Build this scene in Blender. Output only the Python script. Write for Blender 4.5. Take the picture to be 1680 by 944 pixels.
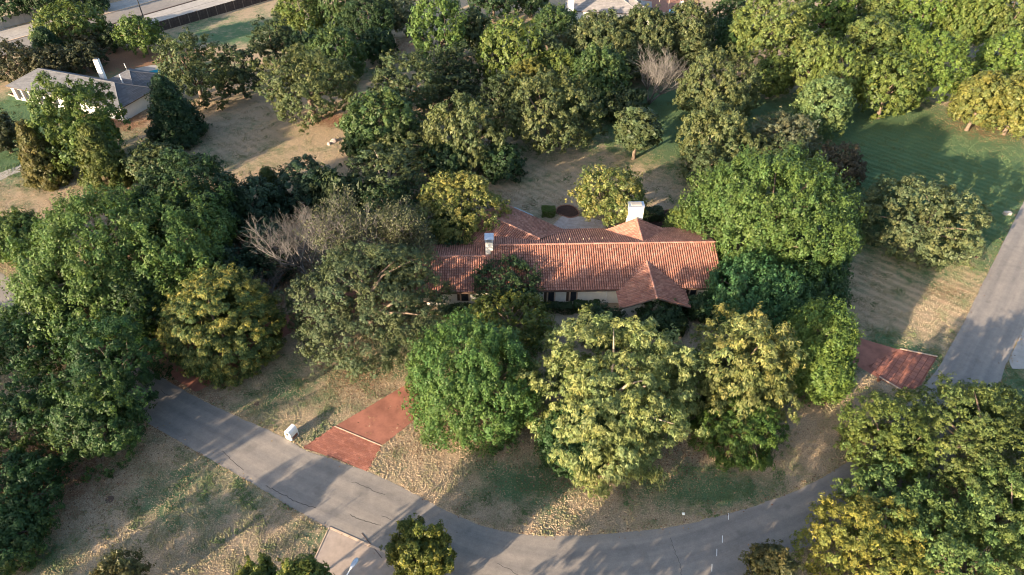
import bpy, math, random
import numpy as np
from mathutils import Vector, Matrix, noise as mn

scene = bpy.context.scene
for o in list(bpy.data.objects):
    bpy.data.objects.remove(o)
COL = scene.collection
R = math.radians
PI = math.pi

# ------------------------------------------------------------------ camera
cam_d = bpy.data.cameras.new('camera')
cam = bpy.data.objects.new('camera', cam_d)
COL.objects.link(cam)
cam.location = (0, 0, 60)
cam.rotation_euler = (R(90 - 40.6), 0, 0)
cam_d.sensor_width = 36.0
cam_d.lens = 24.0
cam_d.clip_start = 0.5
cam_d.clip_end = 6000
scene.camera = cam

# ------------------------------------------------------------------ sky and sun
SUN_EL = R(15.0)
SUN_AZ = R(223.0)          # where the sun stands, counted from +X towards +Y
w = bpy.data.worlds.new('World')
scene.world = w
w.use_nodes = True
nt = w.node_tree
bg = nt.nodes['Background']
sky = nt.nodes.new('ShaderNodeTexSky')
sky.sky_type = 'NISHITA'
sky.sun_disc = False
sky.sun_elevation = SUN_EL
sky.sun_rotation = R(90) - SUN_AZ
sky.air_density = 1.0
sky.dust_density = 2.0
sky.ozone_density = 1.0
nt.links.new(sky.outputs[0], bg.inputs[0])
bg.inputs[1].default_value = 0.125
sd = bpy.data.lights.new('sun', 'SUN')
sun = bpy.data.objects.new('sun', sd)
COL.objects.link(sun)
sd.energy = 5.0
sd.angle = R(0.55)
sd.color = (1.0, 0.78, 0.54)
dv = Vector((-math.cos(SUN_AZ) * math.cos(SUN_EL), -math.sin(SUN_AZ) * math.cos(SUN_EL), -math.sin(SUN_EL)))
sun.rotation_euler = dv.to_track_quat('-Z', 'Y').to_euler()
sun.location = (-200, -190, 90)
scene.view_settings.view_transform = 'Standard'
scene.view_settings.look = 'None'
scene.view_settings.exposure = 1.85
scene.view_settings.gamma = 1.0
scene.render.engine = 'CYCLES'
scene.cycles.filter_width = 1.05
scene.cycles.max_bounces = 5
scene.cycles.diffuse_bounces = 3
scene.cycles.glossy_bounces = 2
scene.cycles.transmission_bounces = 3

# ------------------------------------------------------------------ places, in metres
TREES = [  # style, colour, x, y, crown radius, crown half height, clear trunk, label
    ("plume", "green", -49.1, 69.5, 14.1, 7.0, 1.5, "huge bright green broad tree dominating the left side, beside the shaded road"),
    ("plume", "green2", -70.1, 77.1, 4.5, 2.7, 1.5, "green tree at the left edge, left of the huge bright green tree"),
    ("puff", "darkgreen", -44.8, 80.1, 7.5, 7.5, 1.5, "dark evergreen behind the right shoulder of the huge bright green tree"),
    ("puff", "olive", -58.1, 97.5, 4.6, 2.9, 1.5, "small grey green tree peeking over the huge bright green tree"),
    ("loose", "lime", -70.8, 102.3, 7.2, 8.2, 2.0, "large leafy tree standing in front of the grey roofed house"),
    ("cedar", "bronze", -75.9, 96.8, 3.2, 5.2, 0.3, "bronze green cedar at the lower left of the tree before the grey house"),
    ("cedar", "moss", -65.7, 96.0, 3.6, 5.2, 0.3, "yellowish green cedar below the tree in front of the grey house"),
    ("cedar", "darkcedar", -59.8, 111.1, 4.9, 5.9, 0.3, "dark bushy conical cedar just right of the grey roofed house"),
    ("oak", "olive", -60.9, 125.8, 7.0, 7.1, 1.8, "olive live oak beside the swimming pool of the grey house"),
    ("oak", "darkolive", -53.2, 128.2, 4.8, 5.4, 1.8, "dark live oak right of the one beside the pool"),
    ("puff", "lime", -82.0, 150.3, 5.0, 3.9, 2.0, "small round tree on the lawn by the dark fence and lamp pole"),
    ("puff", "limey", -99.1, 153.8, 8.0, 4.5, 2.0, "light green tree between the highway and the grey house"),
    ("puff", "rust", -96.0, 151.1, 4.7, 3.2, 1.2, "rusty brown leaved tree in front of the light green highway tree"),
    ("cedar", "darkcedar", -99.5, 144.6, 4.4, 3.9, 0.3, "dark green cedar left of the rusty brown tree"),
    ("oak", "umber", -103.1, 136.1, 5.6, 4.4, 1.0, "brownish shrub tree at the left edge behind the grey house"),
    ("oak", "umber", -95.9, 137.3, 5.0, 3.4, 1.0, "brownish shrub tree right behind the left end of the grey roof"),
    ("oak", "umbergreen", -90.7, 141.0, 4.6, 3.2, 1.0, "dark brown green shrub tree behind the white chimney"),
    ("oak", "darkolive", -90.1, 153.4, 3.3, 2.4, 1.0, "small dark tree between the rusty tree and the lawn by the fence"),
    ("oak", "darkgreen", -123.1, 170.5, 5.5, 3.9, 2.0, "dark tree in the top left corner behind the highway wall"),
    ("oak", "darkgreen", -115.6, 172.4, 4.5, 4.1, 2.0, "dark tree second from the top left corner behind the highway wall"),
    ("oak", "darkgreen", -110.9, 176.4, 3.6, 2.8, 2.0, "dark tree third from the top left corner behind the highway wall"),
    ("cedar", "darkcedar", -105.4, 178.0, 2.8, 2.7, 1.0, "narrow dark cedar at the top edge behind the highway wall"),
    ("oak", "olivelit", -37.1, 118.3, 9.3, 5.8, 3.4, "spreading live oak with a pale visible trunk on the tan slope"),
    ("puff", "green3", -35.8, 136.8, 5.9, 5.3, 2.0, "rounded green tree behind the spreading live oak with the pale trunk"),
    ("oak", "darkolive", -50.4, 143.9, 5.1, 5.1, 2.0, "dark oak above left of the spreading live oak"),
    ("puff", "limey", -49.6, 161.2, 5.5, 4.7, 2.0, "light green tree near the end of the dark wooden fence"),
    ("puff", "green3", -41.4, 163.6, 5.0, 5.4, 2.0, "green tree at the top edge right of the fence end"),
    ("puff", "darkgreen", -32.2, 155.5, 6.2, 5.6, 2.0, "dark green tree at the edge of the small shaded clearing"),
    ("oak", "olive", -29.5, 169.8, 3.0, 3.7, 2.0, "slim olive tree at the top edge above the clearing"),
    ("oak", "pale", -24.7, 160.8, 3.5, 4.4, 2.0, "pale grey green tree left of the tall column shaped tree"),
    ("tall", "green", -15.6, 145.0, 6.1, 6.8, 1.5, "tall column shaped bright green tree near the top centre"),
    ("oak", "olive", -7.7, 149.3, 4.0, 5.0, 2.0, "grey green tree right of the tall column shaped tree"),
    ("puff", "limey", 0.0, 133.4, 6.9, 7.1, 2.0, "broad yellow green tree right of the tall column shaped one"),
    ("oak", "darkolive", -11.5, 130.4, 5.4, 5.1, 1.5, "dark olive tree below the tall column shaped tree"),
    ("oak", "darkgreen", -4.8, 171.1, 6.3, 4.2, 2.0, "dark tree at the top edge above the yellow green tree"),
    ("oak", "darkgreen", 4.9, 174.7, 4.9, 4.1, 2.0, "dark tree at the top edge left of the white chimney of the far house"),
    ("puff", "green3", 9.9, 154.4, 5.5, 4.4, 2.0, "green tree just below the chimney of the far grey roof"),
    ("oak", "olive", -19.4, 119.6, 7.0, 6.4, 1.8, "live oak right of the pale trunked spreading oak"),
    ("puff", "green3", -22.3, 106.0, 6.7, 5.7, 1.8, "rounded green oak below the live oaks beside the tan slope"),
    ("oak", "olivelit", -18.4, 102.4, 5.3, 3.4, 1.8, "low pale olive oak between the green oak and the wide dotted crowns"),
    ("oak", "olivelit", -7.8, 101.6, 7.0, 6.4, 1.8, "large live oak in the middle of the grove left of the widest oak"),
    ("oak", "darkolive", -1.7, 118.3, 3.9, 4.9, 1.5, "dark small oak in the gap above the middle of the grove"),
    ("oak", "olivelit", 6.5, 109.3, 9.1, 6.6, 1.8, "widest live oak of the grove, above the round yellow green tree"),
    ("oak", "gold", 2.9, 125.9, 4.1, 3.7, 3.0, "golden green tree top rising behind the widest live oak"),
    ("oak", "olive", -19.5, 90.2, 6.6, 4.6, 1.6, "gnarled oak with pale bare limbs showing, left of the golden round tree"),
    ("oak", "darkgreen", -18.1, 83.0, 4.7, 3.7, 1.0, "dark oak under the gnarled oak with pale limbs"),
    ("oak", "darkblue", -36.7, 81.9, 4.2, 5.2, 1.0, "dark blue green evergreen at the foot of the tan slope"),
    ("oak", "darkblue", -30.7, 87.1, 5.0, 5.0, 1.0, "dark blue green evergreen second along the foot of the tan slope"),
    ("oak", "darkolive", -26.0, 85.3, 4.3, 4.5, 1.0, "dark olive evergreen third along the foot of the tan slope"),
    ("oak", "darkblue", -32.7, 72.8, 3.9, 4.5, 0.8, "dark shaded evergreen left of the bare grey tree"),
    ("cedar", "moss", -36.6, 88.3, 2.3, 3.6, 0.3, "small yellowish topped cedar among the dark evergreens"),
    ("puff", "golden", -7.5, 81.4, 6.5, 5.1, 1.4, "round golden yellow tree touching the left rear of the tiled house"),
    ("puff", "darkgreen", -8.3, 78.6, 4.8, 2.6, 0.6, "dark green tree underneath the round golden yellow tree"),
    ("puff", "yellowgreen", 14.6, 84.7, 5.4, 3.9, 2.7, "round yellow green tree behind the tiled roof beside the wide white chimney"),
    ("oakfine", "greyolive", -17.1, 60.8, 9.6, 6.6, 1.2, "large grey green live oak left of the tiled house by the red driveway"),
    ("fir", "yellowfir", -33.7, 57.7, 6.4, 6.3, 0.6, "feathery yellow tipped tree beside the shaded road bend"),
    ("oak", "darkgreen", -0.5, 66.7, 4.4, 2.4, 2.2, "dark green small tree leaning over the front eave of the tiled roof"),
    ("puff", "goldgreen", -0.3, 59.7, 5.3, 2.9, 1.2, "gold topped tree between the tiled house and the bright green round tree"),
    ("plume", "vivid", -3.9, 48.3, 7.3, 6.5, 1.0, "vivid green round tree next to the left red driveway"),
    ("droop", "yellowgreen2", 9.9, 46.1, 8.9, 6.6, 2.0, "very large pale yellow green tree in the front centre of the estate"),
    ("droop", "yellowtip", 24.1, 49.5, 5.9, 6.9, 2.0, "yellow leaved tree right of the very large pale tree"),
    ("feather", "grassgreen", 23.9, 45.4, 5.2, 2.8, 0.3, "low feathery green tree under the yellow leaved tree"),
    ("puff", "deepgreen", 6.3, 42.3, 3.5, 4.4, 0.6, "dark green low growth under the left side of the very large pale tree"),
    ("plume", "greenlit", 35.0, 55.0, 4.1, 5.1, 1.0, "upright green tree left of the right red driveway"),
    ("plume", "green", 35.3, 77.2, 11.1, 8.6, 1.2, "huge dense bright green tree at the right end of the tiled house"),
    ("plume", "limey", 25.3, 81.5, 3.1, 2.9, 0.5, "small light green tree between the wide white chimney and the huge dense tree"),
    ("plume", "bluegreen", 30.7, 64.7, 6.5, 4.0, 1.2, "bluish green tree covering the right front corner of the tiled house"),
    ("plume", "deepgreen", 37.3, 66.8, 5.9, 3.2, 1.0, "deep green shaded tree behind the upright green tree"),
    ("oak", "sage", 58.9, 80.9, 8.9, 5.1, 0.4, "wide low sage green tree standing alone on the right lawn"),
    ("oakfine", "plum", 52.5, 96.0, 4.4, 3.9, 0.8, "purple brown leaved round tree on the edge of the green lawn"),
    ("puff", "palegreen", 55.5, 113.0, 4.8, 5.3, 2.0, "pale green upright tree at the corner of the shaded green lawn"),
    ("oak", "olivelit", 37.8, 119.0, 8.1, 6.6, 2.0, "large olive tree right of the dead bare tree"),
    ("oak", "olivelit", 33.7, 101.5, 6.5, 5.4, 2.0, "large olive tree directly above the huge dense bright green tree"),
    ("oakfine", "greyleaf", 46.7, 105.3, 5.6, 3.1, 2.0, "greyish thin leaved tree between the olive trees and the pale green tree"),
    ("oak", "olive", 44.7, 100.1, 5.8, 3.2, 1.0, "olive tree just above the crown of the huge dense tree"),
    ("oak", "olive", 21.0, 104.2, 4.1, 4.0, 3.0, "small oak with its dark trunk visible on the rear lawn"),
    ("puff", "green3", 16.7, 124.7, 5.6, 6.0, 2.0, "green tree left of the dead bare tree"),
    ("oak", "darkgreen", 12.3, 120.6, 6.0, 3.4, 1.0, "dark green oak between the widest oak and the dead bare tree"),
    ("oak", "olive", 7.1, 134.9, 4.6, 5.3, 2.0, "olive tree left of the ridge of oaks below the far grey roof"),
    ("oakd", "ridgeolive", 18.4, 140.7, 7.6, 5.9, 2.0, "dense oak just below the far grey roof, left part of the ridge"),
    ("oakd", "ridgeolive", 28.2, 142.7, 6.4, 6.3, 2.0, "dense oak in the middle of the ridge below the far grey roof"),
    ("oakd", "ridgeolive", 37.2, 145.2, 5.4, 6.6, 2.0, "dense oak at the right end of the ridge below the far grey roof"),
    ("puff", "rustgreen", 10.5, 139.9, 2.9, 3.6, 2.0, "slightly rusty green tree beside the left oak of the ridge"),
    ("puff", "darkgreen", 50.4, 159.3, 4.9, 4.9, 2.0, "dark green tree right of the ridge of oaks at the top"),
    ("puff", "deepgreen", 48.9, 151.8, 5.3, 3.9, 0.5, "low dark green tree over the narrow shaded clearing"),
    ("puff", "limelit", 52.8, 139.0, 7.7, 7.9, 5.0, "tall yellow green tree with a bare pale trunk near the top"),
    ("puff", "limelit", 57.7, 127.7, 4.8, 6.0, 3.0, "yellow green tree second from the left in the top right wood"),
    ("puff", "limey", 60.6, 122.1, 4.8, 6.0, 3.0, "light green tree of the wood above the pale green upright tree"),
    ("puff", "limey", 69.4, 119.5, 6.0, 5.5, 3.0, "light green tree at the front of the wood over the shaded green lawn"),
    ("puff", "greenlit", 79.5, 124.6, 5.9, 6.4, 3.5, "green tree at the front of the wood with a leaning trunk"),
    ("puff", "limelit", 74.3, 139.1, 6.0, 5.6, 3.0, "yellow green tree in the second row of the top right wood"),
    ("puff", "greenlit", 70.4, 155.9, 6.2, 5.8, 3.0, "green tree at the top edge left of the dark gap in the wood"),
    ("oak", "darkgreen", 75.0, 160.1, 3.9, 3.9, 2.0, "dark tree standing in the gap of the wood at the top edge"),
    ("puff", "limelit", 83.7, 161.3, 6.2, 5.6, 3.0, "yellow green tree at the top edge of the wood"),
    ("puff", "greenlit", 92.2, 156.9, 6.5, 6.9, 3.0, "green tree at the top edge in the middle of the wood"),
    ("puff", "limey", 100.2, 151.8, 6.7, 7.0, 3.0, "light green tree at the top edge near the right corner"),
    ("puff", "limelit", 107.7, 150.7, 7.0, 7.7, 3.0, "yellow green tree in the top right corner"),
    ("puff", "greenlit", 96.8, 130.5, 6.1, 5.6, 3.0, "green tree at the right edge below the corner tree"),
    ("puff", "golden2", 83.9, 114.6, 4.6, 5.1, 2.5, "golden green tree left of a pair beyond the shaded green lawn"),
    ("puff", "golden2", 89.9, 113.1, 5.3, 5.2, 2.5, "golden green tree at the right edge beyond the shaded green lawn"),
    ("oakfine", "limey", 37.9, 42.4, 4.8, 4.5, 0.4, "yellow green tree hiding the road bend, left one of the two at lower right"),
    ("oakfine", "limey2", 46.8, 41.8, 7.9, 4.3, 1.5, "broad yellow green tree at the right edge below the road"),
    ("oak", "darkgreen", 52.1, 46.8, 4.3, 2.3, 0.5, "dark green growth behind the broad yellow green tree at the road edge"),
    ("loose", "palelime", 36.2, 34.5, 4.9, 2.7, 1.5, "pale green tree between the two yellow green trees and the yellow tree"),
    ("loose", "palelime", 44.8, 33.5, 5.0, 3.8, 1.5, "pale green tree at the right edge above the corner"),
    ("loose", "palelime", 39.2, 28.5, 5.7, 3.2, 1.5, "pale green tree at the bottom right corner"),
    ("droopy", "yellow", 31.7, 30.7, 5.7, 3.2, 1.2, "bright yellow leaved tree at the bottom right"),
    ("oak", "rustgreen", 22.6, 29.3, 2.1, 2.7, 1.0, "small rust and green tree at the bottom edge left of the bright yellow tree"),
    ("loose", "olivegold", -8.0, 29.8, 2.8, 3.5, 1.2, "olive gold tree at the bottom edge standing over the road"),
    ("loose", "goldgreen", -20.0, 25.2, 2.0, 2.3, 6.0, "gold tipped tree top rising at the bottom edge above the lower left lawn"),
    ("loose", "goldgreen", -16.4, 25.3, 2.2, 2.4, 6.0, "gold tipped tree top rising at the bottom edge just left of the street lamp"),
    ("loose", "rustgreen", -33.0, 27.6, 2.3, 1.3, 3.5, "small sparse bush tree at the bottom edge of the left lawn"),
    ("loose", "deepgreen", -55.8, 56.7, 5.8, 3.5, 1.5, "deep green tree at the left edge over the shaded road"),
    ("loose", "deepgreen", -43.7, 50.6, 5.4, 5.8, 1.5, "deep green tree at the left where the road comes out of the shade"),
    ("loose", "greenspot", -50.1, 46.1, 4.9, 3.0, 1.5, "green tree with sunlit tips at the left edge below the road"),
    ("loose", "greenspot", -41.5, 43.4, 4.5, 5.0, 1.5, "green tree with sunlit tips beside the left lawn"),
    ("loose", "deepgreen", -47.9, 37.4, 4.4, 2.6, 1.0, "deep green tree at the left edge of the lower left lawn"),
    ("loose", "greenspot", -46.1, 32.3, 3.8, 2.3, 0.6, "green tree near the bottom left corner of the photo"),
    ("oak", "darkgreen", -56.7, 65.3, 5.0, 2.8, 1.0, "dark green tree below the huge bright green tree on the far road side"),
    ("oak", "darkgreen", -44.8, 61.2, 4.8, 5.1, 1.0, "dark shaded tree behind the feathery yellow tipped tree"),
    ("oak", "umbergreen", -87.8, 106.4, 3.0, 3.3, 1.5, "dark round tree at the left edge beside the narrow side road"),
    ("oak", "darkgreen", 11.3, 61.0, 3.4, 1.9, 0.2, "dark shrubby tree below the left side of the tiled entrance gable"),
    ("oak", "darkgreen", 18.7, 62.3, 3.4, 2.1, 0.2, "dark shrubby tree at the right front of the tiled entrance gable"),
    ("oak", "darkgreen", 23.6, 64.1, 1.9, 1.9, 0.5, "dark shrub tree at the right of the tiled entrance gable"),
    ("oakd", "ridgeolive", 37.6, 141.5, 4.2, 3.7, 2.0, "oak low at the right end of the ridge of oaks, above the dead bare tree"),
    ("oakd", "ridgeolive", 22.8, 136.1, 4.7, 3.6, 2.0, "oak below the middle of the ridge of oaks"),
    ("oak", "olive", 29.0, 135.8, 4.7, 3.1, 2.0, "olive oak directly behind the dead bare tree"),
    ("puff", "limey", 9.3, 129.8, 4.5, 4.2, 2.0, "light green tree right of the broad yellow green tree"),
    ("oak", "darkgreen", -10.7, 98.0, 4.2, 3.2, 1.0, "dark green oak low at the front of the grove"),
    ("oak", "darkgreen", -1.9, 98.2, 4.1, 2.9, 1.0, "dark green oak low below the widest live oak"),
    ("oak", "darkgreen", -25.9, 105.2, 3.4, 2.9, 1.0, "dark green oak at the right end of the tan slope"),
    ("oak", "darkolive", -10.8, 123.5, 5.0, 3.4, 1.5, "dark olive oak in the gap below the tall column shaped tree"),
    ("oak", "darkgreen", -43.5, 141.6, 4.3, 4.0, 1.5, "dark green tree behind the pale trunked spreading oak"),
    ("oak", "darkgreen", -28.8, 145.5, 4.1, 3.7, 1.5, "dark green tree at the left rim of the small shaded clearing"),
    ("oak", "darkolive", 20.7, 118.5, 4.3, 3.5, 1.0, "dark olive oak left of the foot of the dead bare tree"),
    ("oak", "olive", 31.1, 95.2, 4.0, 4.0, 1.0, "olive oak at the left shoulder of the huge dense tree"),
    ("droop", "yellowgreen2", 15.7, 48.3, 5.0, 6.3, 1.5, "pale yellow green tree filling the space right of the very large pale tree"),
    ("droop", "yellowgreen2", 9.5, 42.1, 5.5, 5.3, 0.8, "pale yellow green tree low in front of the very large pale tree"),
    ("droop", "yellowtip", 26.4, 49.2, 4.0, 5.0, 1.0, "yellow leaved tree low beside the upright green tree"),
    ("plume", "greenlit", 34.3, 51.9, 3.6, 3.5, 0.8, "green tree low at the foot of the upright green tree"),
    ("oak", "darkblue", -37.0, 68.7, 3.6, 3.9, 0.8, "dark evergreen between the huge bright green tree and the feathery one"),
    ("plume", "deepgreen", 40.0, 71.7, 5.4, 3.0, 1.0, "deep green shaded tree under the right side of the huge dense tree"),
    ("oak", "darkgreen", -14.0, 72.3, 4.1, 2.3, 1.0, "dark evergreen behind the left end of the tiled roof"),
    ("puff", "limey", 50.9, 128.0, 3.9, 3.9, 2.0, "light green tree in front of the bare pale trunk"),
    ("oak", "darkgreen", 81.4, 154.7, 5.2, 3.6, 2.0, "dark tree between the crowns at the top edge of the wood"),
    ("puff", "greenlit", 80.1, 138.1, 5.0, 4.7, 3.0, "green tree in the middle of the top right wood"),
    ("puff", "greenlit", 100.1, 151.4, 4.4, 5.1, 3.0, "green tree near the lane gap of the top right wood"),
    ("puff", "limey", 91.7, 114.0, 3.8, 3.5, 2.0, "light green tree behind the golden pair at the right edge"),
]
ROAD_IN = [(-86.9, 82.11), (-71.0, 73.25), (-62.9, 67.52), (-53.71, 61.75), (-44.24, 55.91), (-37.83, 51.92), (-31.12, 48.38), (-24.96, 45.47), (-21.92, 43.66), (-18.42, 42.28), (-14.7, 40.87), (-11.04, 39.08), (-7.18, 36.88), (-2.93, 34.92), (0.58, 34.04), (4.62, 33.79), (9.27, 34.04), (13.99, 34.54), (18.87, 35.57), (23.33, 36.82), (28.05, 38.52), (32.46, 40.65), (36.62, 43.35), (40.51, 46.53), (43.89, 49.41), (47.25, 52.29), (50.92, 55.72), (56.5, 61.97), (61.41, 67.77), (70.4, 78.39), (76.88, 86.04), (81.85, 91.96), (99.9, 113.23), (123.48, 140.31)]
ROAD_OUT = [(-83.55, 76.96), (-67.19, 66.56), (-57.2, 59.59), (-48.28, 53.31), (-40.45, 47.53), (-35.09, 44.44), (-30.35, 41.83), (-25.83, 39.29), (-21.52, 36.75), (-17.48, 34.54), (-14.34, 33.17), (-10.98, 31.66), (-7.73, 29.98), (-2.15, 27.71), (3.17, 26.39), (8.43, 26.29), (13.85, 27.13), (18.45, 28.64), (22.17, 30.32), (24.95, 31.84), (29.25, 33.17), (34.05, 35.18), (39.33, 37.83), (44.6, 41.24), (50.13, 45.88), (55.23, 51.19), (58.83, 55.72), (61.55, 58.76), (66.97, 64.8), (74.94, 74.19), (86.76, 87.68), (105.3, 108.7), (129.62, 134.2)]
DRIVE_L_APRON = [(-22.16, 43.89), (-19.36, 46.7), (-13.86, 44.12), (-14.9, 40.94), (-18.47, 42.51)]
DRIVE_L_SLAB = [(-19.36, 46.7), (-12.41, 52.56), (-10.08, 54.74), (-5.56, 51.01), (-10.15, 48.38), (-11.91, 46.2), (-13.86, 44.12)]
DRIVE_R = [(51.26, 57.21), (47.18, 58.34), (41.91, 60.99), (37.85, 62.52), (36.6, 58.76), (40.5, 56.21), (42.79, 53.78), (45.06, 51.46), (47.42, 52.66)]
DRIVE_R_APRON = [(51.36, 57.11), (47.37, 58.44), (42.38, 55.62), (42.98, 53.88), (45.06, 51.46), (47.32, 52.75)]
DRIVE_FAR = [(-40.95, 54.55), (-39.59, 56.71), (-30.42, 63.65), (-26.98, 65.61), (-22.86, 69.0), (-18.15, 70.26), (-16.0, 66.56), (-24.84, 63.08), (-28.17, 60.88), (-34.93, 52.66), (-36.16, 51.55)]
DRIVE_CONC = [(-17.51, 34.67), (-10.89, 31.78), (-5.74, 29.19), (-10.34, 24.86), (-19.91, 24.86), (-18.24, 31.37)]
DRIVE_E = [(59.64, 56.51), (64.76, 62.3), (70.72, 61.97), (64.45, 51.92), (60.68, 55.13), (59.23, 55.13)]
LANE_W = [(-90.26, 96.51), (-85.99, 99.58), (-83.33, 103.18), (-82.32, 100.36), (-83.62, 98.99), (-87.48, 91.96)]
LANE_MID = [(191.79, 192.46), (99.48, 152.38), (105.37, 153.09), (110.53, 152.38), (108.44, 148.53), (97.6, 148.53)]
PATIO = [(5.97, 84.12), (8.0, 87.35), (13.48, 85.72), (15.48, 82.87), (9.97, 82.26)]
PIECES = [(-39.88, 37.7), (-28.77, 49.85), (66.15, 76.96), (42.67, 53.31), (16.67, 36.09), (76.39, 87.35), (-32.01, 110.26), (-32.7, 109.37), (-23.63, 45.39), (21.0, 35.83), (19.86, 33.48), (19.03, 32.14), (18.25, 30.67), (-26.44, 153.81), (-87.76, 170.62), (-32.29, 120.51)]
HIGHWAY = [(-130.41, 140.94), (-118.54, 156.75), (-99.16, 166.88), (-86.51, 169.36), (-72.9, 186.49), (-64.86, 200.36), (-92.17, 200.36), (-111.57, 177.16), (-123.39, 165.26), (-136.73, 150.26)]
HW_FAR = [(-135.56, 148.53), (-120.7, 160.53), (-101.12, 178.06), (-87.81, 197.67)]
BED = [(6.79, 87.68), (7.15, 89.19), (8.43, 89.87), (9.74, 89.36), (10.35, 87.35), (8.87, 86.37)]
BED2 = [(20.42, 83.65), (20.97, 86.04), (22.63, 87.68), (24.67, 88.52), (26.88, 87.68), (23.54, 82.11)]
BED3 = [(-101.52, 129.87), (-101.26, 130.72), (-94.34, 129.31), (-92.44, 126.82), (-94.71, 126.55), (-96.78, 127.92), (-98.63, 128.2)]
POOL = [(-79.8, 139.06), (-79.16, 141.26), (-76.79, 142.54), (-74.64, 139.06), (-75.45, 137.21)]
DECK = [(-80.44, 138.44), (-81.26, 142.54), (-78.9, 144.17), (-75.17, 144.83), (-72.02, 136.6), (-75.6, 135.99)]


# ------------------------------------------------------------------ helpers
def tag(o, label=None, cat=None, group=None, kind=None):
    if label: o['label'] = label
    if cat: o['category'] = cat
    if group: o['group'] = group
    if kind: o['kind'] = kind
    return o


def empty(name, loc=(0, 0, 0), rz=0.0):
    o = bpy.data.objects.new(name, None)
    o.empty_display_size = 0.5
    COL.objects.link(o)
    o.location = loc
    o.rotation_euler = (0, 0, rz)
    return o


class MB:
    def __init__(s):
        s.v = []; s.f = []; s.c = []; s.cur = (1, 1, 1)

    def face(s, idx):
        s.f.append(tuple(idx)); s.c.append(s.cur)

    def add(s, vs, fs):
        n = len(s.v)
        s.v.extend([tuple(p) for p in vs])
        for f in fs: s.face([n + i for i in f])

    def box(s, x0, x1, y0, y1, z0, z1):
        s.add([(x0, y0, z0), (x1, y0, z0), (x1, y1, z0), (x0, y1, z0), (x0, y0, z1), (x1, y0, z1), (x1, y1, z1), (x0, y1, z1)],
              [(3, 2, 1, 0), (4, 5, 6, 7), (0, 1, 5, 4), (1, 2, 6, 5), (2, 3, 7, 6), (3, 0, 4, 7)])

    def hexa(s, p):      # eight corners, bottom four then top four
        s.add(p, [(3, 2, 1, 0), (4, 5, 6, 7), (0, 1, 5, 4), (1, 2, 6, 5), (2, 3, 7, 6), (3, 0, 4, 7)])

    def prism(s, poly, z0, z1):
        n = len(poly)
        s.add([(x, y, z0) for x, y in poly] + [(x, y, z1) for x, y in poly],
              [tuple(range(n))[::-1], tuple(range(n, 2 * n))] + [(i, (i + 1) % n, n + (i + 1) % n, n + i) for i in range(n)])

    def tube(s, pts, rs, n=6, cap=True):
        b = len(s.v)
        pts = [Vector(p) for p in pts]
        for i, p in enumerate(pts):
            d = (pts[min(i + 1, len(pts) - 1)] - pts[max(i - 1, 0)])
            d = d.normalized() if d.length > 1e-6 else Vector((0, 0, 1))
            a = d.cross(Vector((0.31, 0.2, 0.93)))
            if a.length < 1e-3: a = d.cross(Vector((1, 0, 0)))
            a.normalize(); c = d.cross(a)
            for k in range(n):
                t = 2 * PI * k / n
                s.v.append(tuple(p + (a * math.cos(t) + c * math.sin(t)) * rs[i]))
        for i in range(len(pts) - 1):
            for k in range(n):
                k2 = (k + 1) % n
                s.face((b + i * n + k, b + i * n + k2, b + (i + 1) * n + k2, b + (i + 1) * n + k))
        if cap:
            s.face([b + k for k in range(n)][::-1])
            s.face([b + (len(pts) - 1) * n + k for k in range(n)])

    def build(s, name, mat, parent=None, smooth=False, color=False):
        me = bpy.data.meshes.new(name)
        me.from_pydata(s.v, [], s.f)
        if color:
            a = me.attributes.new('tint', 'FLOAT_COLOR', 'FACE')
            arr = np.ones((len(s.f), 4), dtype=np.float32)
            arr[:, :3] = np.array(s.c, dtype=np.float32)
            a.data.foreach_set('color', arr.ravel())
        me.materials.append(mat)
        if smooth: me.shade_smooth()
        me.update()
        o = bpy.data.objects.new(name, me)
        COL.objects.link(o)
        if parent: o.parent = parent
        return o


# ------------------------------------------------------------------ materials
def newmat(name):
    m = bpy.data.materials.new(name)
    m.use_nodes = True
    return m, m.node_tree, m.node_tree.nodes['Principled BSDF']


def N(nt, t, **kw):
    n = nt.nodes.new(t)
    for k, v in kw.items(): setattr(n, k, v)
    return n


def coords(nt):
    return N(nt, 'ShaderNodeTexCoord').outputs['Object']


def noise(nt, vec, scale, detail=4, rough=0.6, lo=0.0, hi=1.0):
    n = N(nt, 'ShaderNodeTexNoise')
    n.inputs['Scale'].default_value = scale
    n.inputs['Detail'].default_value = detail
    n.inputs['Roughness'].default_value = rough
    nt.links.new(vec, n.inputs['Vector'])
    if (lo, hi) == (0.0, 1.0): return n.outputs[0]
    r = N(nt, 'ShaderNodeMapRange')
    r.inputs['From Min'].default_value = lo
    r.inputs['From Max'].default_value = hi
    nt.links.new(n.outputs[0], r.inputs['Value'])
    return r.outputs[0]


def mix(nt, fac, a, b, mode='MIX'):
    m = N(nt, 'ShaderNodeMix', data_type='RGBA', blend_type=mode)
    for sock, val in ((m.inputs[0], fac), (m.inputs[6], a), (m.inputs[7], b)):
        if isinstance(val, (int, float)): sock.default_value = val
        elif isinstance(val, tuple): sock.default_value = (*val, 1) if len(val) == 3 else val
        else: nt.links.new(val, sock)
    return m.outputs[2]


def math_(nt, op, a, b=None, clamp=False):
    m = N(nt, 'ShaderNodeMath', operation=op)
    m.use_clamp = clamp
    for sock, val in ((m.inputs[0], a), (m.inputs[1], b)):
        if val is None: continue
        if isinstance(val, (int, float)): sock.default_value = val
        else: nt.links.new(val, sock)
    return m.outputs[0]


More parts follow.
